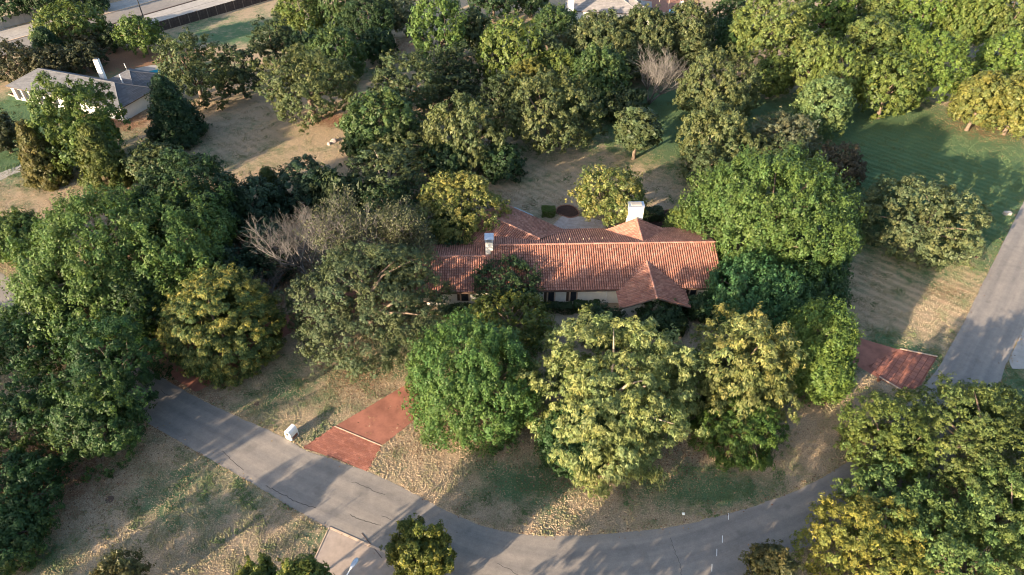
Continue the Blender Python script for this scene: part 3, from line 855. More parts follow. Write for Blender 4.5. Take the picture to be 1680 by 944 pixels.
# main range, lower left wing, entrance gable, rear right gable, rear left wing set askew
gable(H, (0, 6.5, 5.4), (29.8, 6.5, 5.4), 6.6, 3.0, seed=11)
gable(H, (-10.0, 5.2, 4.6), (0.0, 5.2, 4.6), 5.3, 2.95, seed=21)
gable(H, (20.35, 3.9, 4.42), (20.35, -3.5, 4.42), 4.4, 2.75, seed=31)
gable(H, (20.3, 7.2, 5.2), (20.3, 12.5, 5.2), 4.5, 3.15, seed=41)
gable(H, (6.6, 8.3, 4.98), (-1.6, 15.1, 4.98), 5.9, 3.0, seed=51)
# rake trims on the gable ends
def rake(p, q):
    m = MB(); p = Vector(p); q = Vector(q)
    m.tube([p, q], [0.09, 0.09], 5)
    m.build('rake_trim', M_TRIM, H)
rake((0, -0.1, 3.0), (0, 6.5, 5.42)); rake((0, 6.5, 5.42), (0, 13.1, 3.0))
rake((16.0, -3.5, 2.75), (20.35, -3.5, 4.4)); rake((20.35, -3.5, 4.4), (24.7, -3.5, 2.75))

m = MB()
m.box(0.4, 30.0, 0.7, 12.5, 0, 2.92)
m.prism([(0.4, 0.7), (0.42, 0.7), (0.42, 12.5), (0.4, 12.5)], 2.9, 2.95)
m.build('wall', M_STUCCO, H)
m = MB(); m.box(-9.6, 0.39, 0.8, 9.6, 0, 2.86); m.build('wall', M_STUCCO, H)
m = MB(); m.box(16.7, 24.0, -2.3, 0.69, 0, 2.66); m.add([(16.7, -2.3, 2.66), (24.0, -2.3, 2.66), (20.35, -2.3, 4.1)], [(0, 1, 2)]); m.build('wall', M_STUCCO, H)
m = MB(); m.box(16.6, 24.0, 12.51, 12.2 + 0.35, 0, 3.0); m.build('wall', M_STUCCO, H)
m = MB(); m.box(-3.5, 3.5, 12.6, 18.0, 0, 2.9); m.build('wall', M_STUCCO, H)
# gable infill of the main range and the rear wing
m = MB(); m.add([(0.05, 0.2, 2.95), (0.05, 12.8, 2.95), (0.05, 6.5, 5.2)], [(0, 1, 2)]); m.build('gable_wall', M_STUCCO, H)


def arched_window(x, y, wd, z0, z1, parent):
    t = 0.06
    def arch(w_, za, zb, n=8):
        r_ = w_ / 2
        pts = [(x - r_, za), (x + r_, za)]
        for k in range(n + 1):
            a = PI * k / n
            pts.append((x + r_ * math.cos(a), zb - r_ + r_ * math.sin(a)))
        return pts
    def ex(pts, y0, y1, name, mat, par):
        k = len(pts); mm = MB()
        mm.add([(px, y0, pz) for px, pz in pts] + [(px, y1, pz) for px, pz in pts],
               [tuple(range(k)), tuple(range(k, 2 * k))[::-1]] + [(i, k + i, k + (i + 1) % k, (i + 1) % k) for i in range(k)])
        return mm.build(name, mat, par)
    f = ex(arch(wd + 0.36, z0 - 0.1, z1 + 0.18), y - 0.07, y + 0.01, 'window', M_PALEEDGE, parent)
    ex(arch(wd, z0, z1), y - 0.10, y - 0.075, 'pane', M_GLASS, f)
    mm = MB(); mm.box(x - wd / 2 - 0.55, x - wd / 2 - 0.2, y - 0.06, y - 0.005, z0, z1 - 0.1); mm.build('shutter', M_TRIM, parent)


for x in (7.7, 10.6, 3.4, 26.2): arched_window(x, 0.7, 0.75, 0.5, 2.7, H)
for x in (-7.0, -3.5): arched_window(x, 0.8, 0.9, 0.8, 2.5, H)
m = MB(); m.box(19.4, 20.4, -2.36, -2.31, 0, 2.2); dd = m.build('door', M_TRIM, H)
m = MB(); m.box(20.25, 20.31, -2.42, -2.37, 1.0, 1.1); m.build('handle', M_METAL, dd)
for x in (14.9, 0.9): m = MB(); m.tube([(x, 0.62, 0), (x, 0.62, 2.85)], [0.05, 0.05], 6); m.build('downspout', M_WHITE, H)
m = MB(); m.box(-0.05, 30.5, -0.22, -0.1, 2.82, 2.95); m.build('gutter', M_TRIM, H)
m = MB(); m.box(-10.0, -0.1, -0.22, -0.12, 2.78, 2.90); m.build('gutter', M_TRIM, H)
# chimneys
def chimney(x0, x1, y0, y1, z0, z1, cap):
    m = MB(); m.box(x0, x1, y0, y1, z0, z1); c = m.build('chimney', M_STUCCO, H)
    if cap == 'metal':
        m = MB()
        m.box(x0 - .06, x1 + .06, y0 - .06, y1 + .06, z1 + .001, z1 + .12)
        for a in (x0 + .05, x1 - .12):
            for b in (y0 + .05, y1 - .12): m.box(a, a + .07, b, b + .07, z1 + .12, z1 + .42)
        m.box(x0 - .1, x1 + .1, y0 - .1, y1 + .1, z1 + .421, z1 + .50)
        m.build('chimney_cap', M_METAL, c)
        m = MB(); m.tube([((x0 + x1) / 2, (y0 + y1) / 2, z1 + .12), ((x0 + x1) / 2, (y0 + y1) / 2, z1 + .38)], [.28, .28], 10); m.build('flue', M_DARK, c)
    else:
        m = MB(); m.box(x0 - .08, x1 + .08, y0 - .08, y1 + .08, z1 + .001, z1 + .16)
        m.build('chimney_cap', M_METAL, c)
        m = MB(); m.box(x0 + .3, x1 - .3, y0 + .2, y1 - .2, z1 + .161, z1 + .28); m.build('flue', M_GREYCONC, c)
chimney(-0.75, 0.25, 5.6, 6.9, 2.5, 6.55, 'metal')
chimney(19.2, 21.25, 12.75, 13.9, 0, 6.9, 'slab')
for x, y in ((9.0, 8.0), (10.6, 8.1), (12.4, 7.9), (13.2, 8.0), (15.0, 8.2)):
    z = 5.4 - (y - 6.5) * 0.3636
    m = MB(); m.tube([(x, y, z - .1), (x, y, z + .42)], [.06, .06], 7); m.build('vent_pipe', M_PALEEDGE, H)

# ------------------------------------------------------------------ garden behind the tiled house
slab('patio', PATIO, 0.05, M_STONE, thick=0.05)
def bed(name, poly, label):
    P_ = resample([Vector(p) for p in poly + poly[:1]], 0.5)[:-1]
    pl = [(p.x, p.y) for p in P_]
    b = slab(name, pl, 0.06, M_MULCH, thick=0.06, kind=None)
    tag(b, label, 'planting bed', 'mulched planting beds')
    for i in range(len(pl)):      # edging bricks one by one
        a = Vector(pl[i]); c = Vector(pl[(i + 1) % len(pl)])
        n = max(1, int((c - a).length / 0.25))
        for k in range(n):
            p = a.lerp(c, (k + .5) / n); d = (c - a).normalized(); s = Vector((-d.y, d.x))
            q = [p - d * .11 - s * .09, p + d * .11 - s * .09, p + d * .11 + s * .09, p - d * .11 + s * .09]
            m = MB(); m.prism([(t.x, t.y) for t in q], 0, 0.13 + rnd.uniform(0, .03))
            m.build('edging_brick', M_EDGE, b)
    return b
bed('planting_bed', BED, 'dark mulched bed with curved brick edge left of the round yellow green tree')
bed('planting_bed', BED2, 'curving dark mulched bed right of the wide white chimney')
# blue slatted patio cover
pc = empty('patio_cover', (0.9, 83.0, 0), math.atan2(82.03 - 83.91, 2.58 - 0.18))
tag(pc, 'blue grey slatted patio cover at the rear corner of the tiled house', 'patio cover')
for (px, py) in ((-1.5, -1.1), (1.5, -1.1), (1.5, 1.1), (-1.5, 1.1)):
    m = MB(); m.box(px - .05, px + .05, py - .05, py + .05, 0, 2.65); m.build('post', M_WHITE, pc)
m = MB(); m.box(-1.75, 1.75, -1.3, -1.2, 2.65, 2.8); m.box(-1.75, 1.75, 1.2, 1.3, 2.65, 2.8); m.build('frame', M_WHITE, pc)
for k in range(16):
    x = -1.68 + k * .218
    m = MB(); m.box(x, x + .17, -1.4, 1.4, 2.801, 2.85); m.build('slat', M_BLUE, pc)

# ------------------------------------------------------------------ small things on the lawns and roads
mx, my = PIECES[8]
mb = empty('mailbox', (mx, my, 0), R(-27))
tag(mb, 'white stucco mailbox pillar with rounded top beside the road and left red driveway', 'mailbox')
prof = [(-.42, 0), (.42, 0), (.42, .95), (.36, 1.2), (.22, 1.38), (0, 1.45), (-.22, 1.38), (-.36, 1.2), (-.42, .95)]
k = len(prof); m = MB()
m.add([(x, -.55, z) for x, z in prof] + [(x, .55, z) for x, z in prof], [tuple(range(k)), tuple(range(k, 2 * k))[::-1]] + [(i, k + i, k + (i + 1) % k, (i + 1) % k) for i in range(k)])
m.build('pillar', M_WHITE, mb)
m = MB(); b0 = []
pts = [(.2 * math.cos(2 * PI * i / 12), .95 + .2 * math.sin(2 * PI * i / 12)) for i in range(12)]
m.add([(x, -.575, z) for x, z in pts] + [(x, -.551, z) for x, z in pts], [tuple(range(12)), tuple(range(12, 24))[::-1]] + [(i, 12 + i, 12 + (i + 1) % 12, (i + 1) % 12) for i in range(12)])
m.build('mailbox_door', M_BLACK, mb)
m = MB(); m.box(-.12, .12, -.572, -.552, .45, .58); m.build('newspaper_slot', M_BLACK, mb)
m = MB(); m.box(.421, .44, -.4, .4, .08, .5); m.build('brick_patch', M_EDGE, mb)


def cover(p, r_, mat, label):
    m = MB(); m.tube([(0, 0, 0.002), (0, 0, 0.06), (0, 0, 0.075)], [r_, r_, r_ * .85], 14)
    m.box(-r_ * .5, r_ * .5, -.04, .04, .0751, .095)
    o = m.build('utility_cover', mat); o.location = (p[0], p[1], 0)
    tag(o, label, 'manhole cover', 'utility covers in the lawns')
cover(PIECES[0], 0.42, M_TRIM, 'round black utility cover in the lower left lawn')
cover(PIECES[1], 0.32, M_TRIM, 'small black utility cover in the lawn left of the white mailbox')
cover(PIECES[2], 0.5, M_RUST, 'round brown utility cover in the right lawn beside the road')
m = MB(); m.box(-.17, .17, -.14, .14, 0, .3); m.box(-.20, .20, -.17, .17, .301, .34); o = m.build('brick_stub', M_RUST); o.location = (*PIECES[3], 0)
tag(o, 'dark red brick stub at the lower edge of the right red driveway', 'brick stub')
m = MB(); m.box(-.12, .12, -.1, .1, 0, .16); m.tube([(0, 0, .16), (0, 0, .22)], [.09, .06], 8); o = m.build('lawn_marker', M_WHITE); o.location = (*PIECES[4], 0)
tag(o, 'tiny white marker in the front lawn near the road bend', 'marker')
m = MB(); m.box(-.6, .6, -.35, .35, 0, .06); m.box(-.5, .5, -.28, .28, .061, .4); m.box(-.53, .53, -.31, .31, .401, .45); o = m.build('utility_box', M_GREYCONC); o.location = (*PIECES[5], 0)
tag(o, 'low pale utility box in the green lawn beside the right road', 'utility box')


def rock(p, s, label, seed):
    r = random.Random(seed); m = MB(); n = 8
    for j, (zz, rr) in enumerate(((0, 1), (.35, 1.08), (.7, .75), (.85, .3))):
        for k in range(n):
            a = 2 * PI * k / n; q = rr * s * r.uniform(.8, 1.15)
            m.v.append((q * math.cos(a), q * .7 * math.sin(a), zz * s * r.uniform(.9, 1.1)))
    for j in range(3):
        for k in range(n): m.face((j * n + k, j * n + (k + 1) % n, (j + 1) * n + (k + 1) % n, (j + 1) * n + k))
    m.face([3 * n + k for k in range(n)])
    o = m.build('boulder', M_STONE); o.location = (p[0], p[1], -0.05); o.rotation_euler = (0, 0, seed)
    tag(o, label, 'boulder', 'pale boulders at the foot of the tan slope')
rock(PIECES[6], 0.75, 'larger pale boulder at the lower right end of the tan slope', 1)
rock(PIECES[7], 0.5, 'smaller pale boulder left of the larger boulder at the tan slope', 2)
m = MB(); m.tube([(0, 0, 0), (0, 0, 2.2)], [.035, .03], 7); mp_ = m
o = m.build('white_post', M_WHITE); o.location = (*PIECES[13], 0)
tag(o, 'thin white post standing in the small shaded clearing', 'post')

# street lamp at the bottom edge: cobra head over the concrete driveway
LX, LY, LZ = -12.4, 26.8, 8.5
ld = Vector((0.42, 0.9, 0)).normalized()
base = Vector((LX, LY, 0)) - ld * 3.4
sl = empty('street_lamp', (base.x, base.y, 0), math.atan2(ld.y, ld.x))
tag(sl, 'street lamp with pale blue cobra head at the bottom edge over the concrete driveway', 'street lamp')
m = MB(); m.tube([(0, 0, 0), (0, 0, 3), (0, 0, 7.6)], [.13, .11, .08], 8); m.build('pole', M_METAL, sl)
m = MB(); m.tube([(0, 0, 7.3), (.6, 0, 8.0), (1.6, 0, 8.3), (2.9, 0, 8.45)], [.05, .05, .045, .04], 6); m.build('arm', M_WHITE, sl)
m = MB()
pr = [(2.8, .09, .06), (3.0, .17, .12), (3.3, .23, .14), (3.6, .22, .13), (3.78, .12, .08)]
for x, wy, hz in pr:
    for kk in range(8):
        a = 2 * PI * kk / 8; m.v.append((x, wy * math.cos(a), 8.47 + hz * math.sin(a)))
for i in range(4):
    for kk in range(8): m.face((i * 8 + kk, i * 8 + (kk + 1) % 8, (i + 1) * 8 + (kk + 1) % 8, (i + 1) * 8 + kk))
m.face(range(7, -1, -1)); m.face(range(32, 40))
m.build('lamp_head', M_METAL, sl, smooth=True)
m = MB(); m.tube([(3.35, 0, 8.36), (3.35, 0, 8.28)], [.17, .12], 10); m.build('lens', M_GLASS, sl)
# tall pole of the crossing whose thin shadow falls over the road
up_ = empty('utility_pole', (-29.5, 18.6, 0), 0)
tag(up_, 'wooden utility pole left of the street lamp, throwing a thin shadow over the road', 'utility pole')
m = MB(); m.tube([(0, 0, 0), (0, 0, 9.5)], [.15, .10], 8); m.build('pole', M_BARK, up_)
m = MB(); m.box(-.9, .9, -.05, .05, 8.8, 8.95); m.build('crossarm', M_BARK, up_)
for x in (-.8, 0, .8):
    m = MB(); m.tube([(x, 0, 8.951), (x, 0, 9.15)], [.05, .03], 6); m.build('insulator', M_GREYCONC, up_)

# ------------------------------------------------------------------ top left: highway, wall, fence, lamp pole
hw = slab('highway', HIGHWAY, 0.02, M_GREYCONC)
a = Vector(HW_FAR[0]); b = Vector(HW_FAR[-1])
hd = Vector((HIGHWAY[4][0] - HIGHWAY[3][0], HIGHWAY[4][1] - HIGHWAY[3][1])).normalized()
hn = Vector((-hd.y, hd.x))
p0 = Vector(HIGHWAY[3])
def hp(s, t): q = p0 + hd * s + hn * t; return (q.x, q.y)
ribbon('median_joint', [hp(-60, 9.0), hp(45, 9.0)], 0.45, 0.01, 0.16, M_TRIM, hw)
ribbon('lane_joint', [hp(-60, 4.6), hp(45, 4.6)], 0.10, 0.01, 0.03, M_CRACK, hw)
ribbon('curb', [hp(-60, 17.2), hp(45, 17.2)], 0.35, 0.0, 0.17, M_PALEEDGE, hw)
slab('asphalt_lane', [hp(-60, 9.3), hp(45, 9.3), hp(45, 17), hp(-60, 17)], 0.03, M_ROAD)
ribbon('footpath', [hp(-60, 20.5), hp(45, 20.5)], 1.6, 0.0, 0.05, M_GREYCONC, None, 'structure')
bw = empty('boundary_wall', (*hp(-45, 27), 0), math.atan2(hd.y, hd.x))
tag(bw, 'long pale grey masonry wall beyond the highway in the top left corner', 'wall')
for i in range(18):
    m = MB(); m.box(i * 5 + .2, i * 5 + 4.8, -.1, .1, 0, 2.6); m.build('wall_panel', M_GREYCONC, bw)
    m = MB(); m.box(i * 5 - .2, i * 5 + .2, -.18, .18, 0, 2.75); m.build('pillar', M_GREYCONC, bw)

fx0, fy0 = -85.8, 162.6; fx1, fy1 = -58, 194.5
fa = math.atan2(fy1 - fy0, fx1 - fx0); FL = math.hypot(fx1 - fx0, fy1 - fy0)
fen = empty('wooden_fence', (fx0, fy0, 0), fa)
tag(fen, 'dark brown board fence with paler posts between the highway and the lawn', 'fence')
npan = 17; pw = FL / npan
pm = MB()
for j in range(14):
    f = rnd.uniform(.8, 1.2); pm.cur = (.055 * f, .042 * f, .038 * f)
    pm.box(j * pw / 14 + .01, (j + 1) * pw / 14 - .01, -.02 + rnd.uniform(-.008, .008), .02, .05, 2.3 + rnd.uniform(-.03, .03))
pm.cur = (.05, .04, .035)
pm.box(0, pw, .021, .06, .5, .6); pm.box(0, pw, .021, .06, 1.9, 2.0)
first = pm.build('fence_panel', M_FENCE, fen, color=True)
qm = MB(); qm.cur = (.16, .13, .11); qm.box(-.07, .07, -.09, .02, 0, 2.42); fp = qm.build('post', M_FENCE, fen, color=True)
for i in range(1, npan):
    c = first.copy(); COL.objects.link(c); c.location = (i * pw, 0, 0)
    c = fp.copy(); COL.objects.link(c); c.location = (i * pw, 0, 0)
lp = empty('lamp_pole', (-87.4, 164.6, 0), fa)
tag(lp, 'tall thin black lamp pole at the highway end of the dark fence', 'lamp pole')
m = MB(); m.tube([(0, 0, 0), (0, 0, 9.6)], [.16, .10], 8); m.build('pole', M_BLACK, lp)
m = MB(); m.tube([(0, 0, 9.4), (1.0, 0.6, 9.7), (1.9, 1.1, 9.75)], [.06, .05, .05], 6); m.build('arm', M_BLACK, lp)
m = MB(); m.box(1.7, 2.5, .95, 1.35, 9.72, 9.86); m.build('lamp_head', M_BLACK, lp)


# ------------------------------------------------------------------ grey roofed houses
def shingle_slope(poly, parent, col, seed):
    """roof plane with courses of shingles, each course proud of the next"""
    P_ = [Vector(p) for p in poly]
    e, u, n = frame_from(P_[0], P_[1], P_[2]); o = P_[0]
    L = [((p - o).dot(e), (p - o).dot(u)) for p in P_]
    roof_plane(poly, parent, 0.14, 'roof_deck', M_TRIM)
    r = random.Random(seed); m = MB()
    b1 = max(p[1] for p in L); y = 0.0; rl = 0.32
    def span(yy):
        xs = []
        for i in range(len(L)):
            (xa, ya), (xb, yb) = L[i], L[(i + 1) % len(L)]
            if (ya - yy) * (yb - yy) <= 0 and abs(ya - yb) > 1e-6: xs.append(xa + (xb - xa) * (yy - ya) / (yb - ya))
        return (min(xs), max(xs)) if len(xs) >= 2 else None
    while y < b1 - .05:
        s0 = span(y + 1e-3); s1 = span(min(y + rl, b1 - 1e-3))
        if s0 and s1:
            ns = max(1, int((s0[1] - s0[0]) / 1.1))
            for k in range(ns):
                f = r.uniform(.84, 1.16); m.cur = (col[0] * f, col[1] * f, col[2] * f)
                xa = s0[0] + (s0[1] - s0[0]) * k / ns; xb = s0[0] + (s0[1] - s0[0]) * (k + 1) / ns
                xc = s1[0] + (s1[1] - s1[0]) * (k + 1) / ns; xd = s1[0] + (s1[1] - s1[0]) * k / ns
                q = [o + e * xa + u * y + n * .05, o + e * xb + u * y + n * .05, o + e * xc + u * (y + rl) + n * .015, o + e * xd + u * (y + rl) + n * .015, o + e * xa + u * y, o + e * xb + u * y]
                m.add(q, [(0, 1, 2, 3), (4, 5, 1, 0)])
        y += rl
    t = m.build('roof_shingles', M_SHINGLE, parent, color=True); t['kind'] = 'stuff'


def hip(parent, cx, cy, L, W, rot, ze, zr, col, seed, wall=True):
    c, s = math.cos(rot), math.sin(rot)
    T = lambda x, y, z: (cx + c * x - s * y, cy + s * x + c * y, z)
    hl, hw_ = L / 2, W / 2
    rl = hl - hw_
    A, B, C_, D_ = T(-hl, -hw_, ze), T(hl, -hw_, ze), T(hl, hw_, ze), T(-hl, hw_, ze)
    E_, F_ = T(-rl, 0, zr), T(rl, 0, zr)
    for i, poly in enumerate(([A, B, F_, E_], [B, C_, F_], [C_, D_, E_, F_], [D_, A, E_])): shingle_slope(poly, parent, col, seed + i)
    for i, (p, q) in enumerate(((E_, F_), (A, E_), (D_, E_), (B, F_), (C_, F_))):
        m = MB(); p = Vector(p); q = Vector(q); m.cur = tuple(k_ * 1.1 for k_ in col)
        m.tube([p + Vector((0, 0, .03)), q + Vector((0, 0, .03))], [.09, .09], 6); m.build('ridge_cap', M_SHINGLE, parent, color=True)
    if wall:
        k_ = .5; m = MB()
        m.prism([T(-hl + k_, -hw_ + k_, 0)[:2], T(hl - k_, -hw_ + k_, 0)[:2], T(hl - k_, hw_ - k_, 0)[:2], T(-hl + k_, hw_ - k_, 0)[:2]], 0, ze - .15)
        m.build('wall', M_WHITE, parent)
    return T


GH = empty('grey_roofed_house', (-85, 126, 0), 0)
tag(GH, 'white house under a grey shingled hip roof beside a swimming pool, upper left', 'house')
gc = (0.110, 0.114, 0.128)
T1 = hip(GH, 0.6, 0.9, 28.5, 9.4, R(-20), 2.8, 5.2, gc, 61)
T2 = hip(GH, 9.5, 3.8, 10.0, 9.5, R(-20) + .01, 2.83, 4.9, gc, 71)
# white panels and dark shutters along the visible front
def onwall(T, xa, xb, y, z0, z1, name, mat, t=.06):
    m = MB(); p = [T(xa, y, 0), T(xb, y, 0), T(xb, y - t, 0), T(xa, y - t, 0)]
    m.prism([q[:2] for q in p], z0, z1); return m.build(name, mat, GH)
for i in range(6):
    x = -12.9 + i * 1.9
    onwall(T1, x, x + .75, -4.2, .1, 2.5, 'shutter', M_BLACK)
    w_ = onwall(T1, x + .8, x + 1.5, -4.2, .6, 2.3, 'window', M_GLASS, .04)
m = MB(); m.box(7.4, 9.6, 9.6, 11.0, 0, 8.0); o = None
# chimney stands on the far side of the roof
q = Vector((-77.6, 134.0, 0)) - Vector((-85, 126, 0))
m = MB(); m.box(q.x - 4.9, q.x - 4.0, q.y - 2.9, q.y - 2.1, 0, 6.6); ch = m.build('chimney', M_WHITE, GH)
m = MB(); m.box(q.x - 4.8, q.x - 4.1, q.y - 2.8, q.y - 2.2, 6.601, 6.75); m.build('flue', M_BLACK, ch)
m = MB(); p = T2(1.0, -3.1, 3.6); m.tube([p, (p[0], p[1], 5.6)], [.12, .12], 8); m.build('vent_pipe', M_WHITE, GH)
slab('garden_bed', [tuple(p) for p in BED3], 0.05, M_MULCH, thick=0.05)
ribbon('bed_edging', [BED3[0], BED3[6], BED3[5], BED3[4], BED3[3]], .22, 0, .12, M_PALEEDGE, None, 'structure')
deck = slab('pool_deck', DECK, 0.05, M_GREYCONC, thick=.05)
pool = slab('pool_water', [(x + 1.6, y) for x, y in POOL], 0.065, M_POOL)
um = empty('patio_umbrella', (-79.6, 137.0, 0), 0)
tag(um, 'closed dark patio umbrella with white pole beside the swimming pool', 'umbrella')
m = MB(); m.tube([(0, 0, 0), (-.5, .1, 3.4)], [.07, .07], 7); m.build('pole', M_WHITE, um)
m = MB(); m.tube([(-.05, 0, .6), (-.2, 0, 1.6), (-.3, .05, 2.5)], [.9, .55, .08], 9); m.build('canopy', M_BLACK, um)
m = MB(); m.tube([(0, 0, 0.01), (0, 0, .15)], [.5, .5], 10); m.build('base', M_WHITE, um)

TH = empty('far_grey_house', (24, 176, 0), 0)
tag(TH, 'house with pale grey shingled hip roof and white chimney at the top edge', 'house')
gc2 = (0.24, 0.225, 0.22)
hip(TH, -1.0, 0.5, 19, 15, R(-8), 2.9, 5.6, gc2, 81)
hip(TH, 6.0, -3.0, 9, 8.5, R(-8) + .01, 2.93, 4.6, gc2, 85)
m = MB(); m.box(-10.6, -9.2, -8.2, -6.9, 0, 7.6); ch = m.build('chimney', M_WHITE, TH)
m = MB(); m.box(-10.3, -9.5, -7.9, -7.2, 7.601, 7.8); m.build('flue', M_BLACK, ch)
slab('bare_earth', [(33, 178.5), (47, 177), (52, 195), (33, 198)], 0.012, M_EDGE)
slab('far_pool', [(40.0, 177.8), (43.8, 177.3), (44.4, 179.6), (40.4, 180.0)], 0.03, M_POOL)
ps = empty('pool_slide', (43.0, 178.6, 0), R(10))
tag(ps, 'small white and blue pool slide at the top edge behind the far pool', 'pool slide')
m = MB()
for i in range(9):
    t = i / 8; z = 2.2 * (1 - t) ** 1.4 + .3; y = -t * 2.6
    for x, dz in ((-.35, .22), (-.3, 0), (.3, 0), (.35, .22)): m.v.append((x, y, z + dz))
for i in range(8):
    for k in range(3): m.face((i * 4 + k, i * 4 + k + 1, (i + 1) * 4 + k + 1, (i + 1) * 4 + k))
m.build('chute', M_WHITE, ps)
for k in range(6):
    m = MB(); m.box(-.3, .3, .15 + k * .06, .21 + k * .06, 2.2 - k * .36, 2.26 - k * .36); m.build('step', M_BLUE, ps)
m = MB(); m.tube([(-.32, .1, 2.9), (-.32, .55, 0)], [.03, .03], 6); m.tube([(.32, .1, 2.9), (.32, .55, 0)], [.03, .03], 6); m.build('ladder_rail', M_BLUE, ps)
ar = empty('garden_arbor', (38, 181.5, 0), 0)
tag(ar, 'plain timber arbor with thin posts on bare orange earth at the top edge', 'arbor')
for k, x in enumerate((-2.5, 0, 2.5)):
    m = MB(); m.box(x - .08, x + .08, -.08, .08, 0, 2.8); m.build('post', M_PALEBARK, ar)
m = MB(); m.box(-2.9, 2.9, -.1, .1, 2.801, 2.95); m.build('beam', M_PALEBARK, ar)

# ------------------------------------------------------------------ trees
CL = {
    'green': ((0.066, 0.100, 0.028), (0.120, 0.155, 0.048)), 'green2': ((0.072, 0.102, 0.030), (0.135, 0.155, 0.048)),
    'vivid': ((0.050, 0.098, 0.028), (0.120, 0.165, 0.050)), 'deepgreen': ((0.030, 0.060, 0.024), (0.052, 0.088, 0.030)),
    'bluegreen': ((0.042, 0.095, 0.040), (0.085, 0.140, 0.055)), 'greenlit': ((0.085, 0.125, 0.030), (0.15, 0.175, 0.045)),
    'lime': ((0.065, 0.095, 0.025), (0.125, 0.145, 0.040)), 'limey': ((0.080, 0.100, 0.028), (0.145, 0.155, 0.042)),
    'limey2': ((0.085, 0.105, 0.032), (0.155, 0.160, 0.055)), 'limelit': ((0.092, 0.112, 0.034), (0.165, 0.168, 0.058)),
    'green3': ((0.050, 0.080, 0.028), (0.100, 0.120, 0.045)), 'darkgreen': ((0.028, 0.048, 0.022), (0.050, 0.075, 0.030)),
    'darkolive': ((0.036, 0.048, 0.024), (0.070, 0.080, 0.036)), 'olive': ((0.058, 0.070, 0.032), (0.110, 0.115, 0.055)),
    'olivelit': ((0.075, 0.085, 0.036), (0.140, 0.135, 0.062)), 'ridgeolive': ((0.060, 0.072, 0.030), (0.160, 0.150, 0.075)),
    'greyolive': ((0.070, 0.082, 0.042), (0.120, 0.125, 0.068)), 'sage': ((0.085, 0.098, 0.046), (0.165, 0.155, 0.080)),
    'pale': ((0.10, 0.105, 0.065), (0.16, 0.155, 0.10)), 'moss': ((0.060, 0.072, 0.020), (0.120, 0.115, 0.032)),
    'bronze': ((0.085, 0.072, 0.024), (0.130, 0.100, 0.035)), 'darkcedar': ((0.024, 0.045, 0.022), (0.045, 0.070, 0.030)),
    'rust': ((0.110, 0.070, 0.036), (0.16, 0.115, 0.055)), 'rustgreen': ((0.075, 0.072, 0.028), (0.15, 0.105, 0.05)),
    'umber': ((0.060, 0.052, 0.032), (0.090, 0.078, 0.045)), 'umbergreen': ((0.045, 0.048, 0.027), (0.072, 0.066, 0.036)),
    'darkblue': ((0.030, 0.052, 0.034), (0.058, 0.080, 0.046)), 'gold': ((0.14, 0.125, 0.035), (0.21, 0.17, 0.05)),
    'golden': ((0.105, 0.110, 0.026), (0.27, 0.215, 0.075)), 'goldgreen': ((0.075, 0.095, 0.024), (0.20, 0.165, 0.035)),
    'golden2': ((0.12, 0.12, 0.035), (0.22, 0.180, 0.06)), 'yellowgreen': ((0.085, 0.105, 0.028), (0.28, 0.225, 0.085)),
    'yellowfir': ((0.056, 0.085, 0.030), (0.32, 0.245, 0.07)), 'yellowgreen2': ((0.140, 0.155, 0.052), (0.275, 0.260, 0.115)),
    'yellowtip': ((0.115, 0.125, 0.042), (0.27, 0.220, 0.085)), 'yellow': ((0.13, 0.13, 0.032), (0.29, 0.235, 0.06)),
    'grassgreen': ((0.055, 0.095, 0.022), (0.11, 0.14, 0.035)), 'plum': ((0.065, 0.050, 0.034), (0.095, 0.066, 0.050)),
    'greyleaf': ((0.12, 0.115, 0.070), (0.20, 0.175, 0.12)), 'palegreen': ((0.095, 0.130, 0.050), (0.17, 0.19, 0.085)),
    'palelime': ((0.095, 0.135, 0.042), (0.19, 0.21, 0.075)), 'olivegold': ((0.075, 0.085, 0.020), (0.22, 0.175, 0.035)),
    'greenspot': ((0.034, 0.064, 0.024), (0.12, 0.15, 0.045)),  # dark green whose sunlit tips are put into the second colour
}
TIP = {'golden': .62, 'yellowfir': .42, 'yellowgreen2': .6, 'yellowtip': .62, 'goldgreen': .35, 'yellow': .7, 'yellowgreen': .5, 'ridgeolive': .45, 'olivegold': .4, 'greenspot': .3}

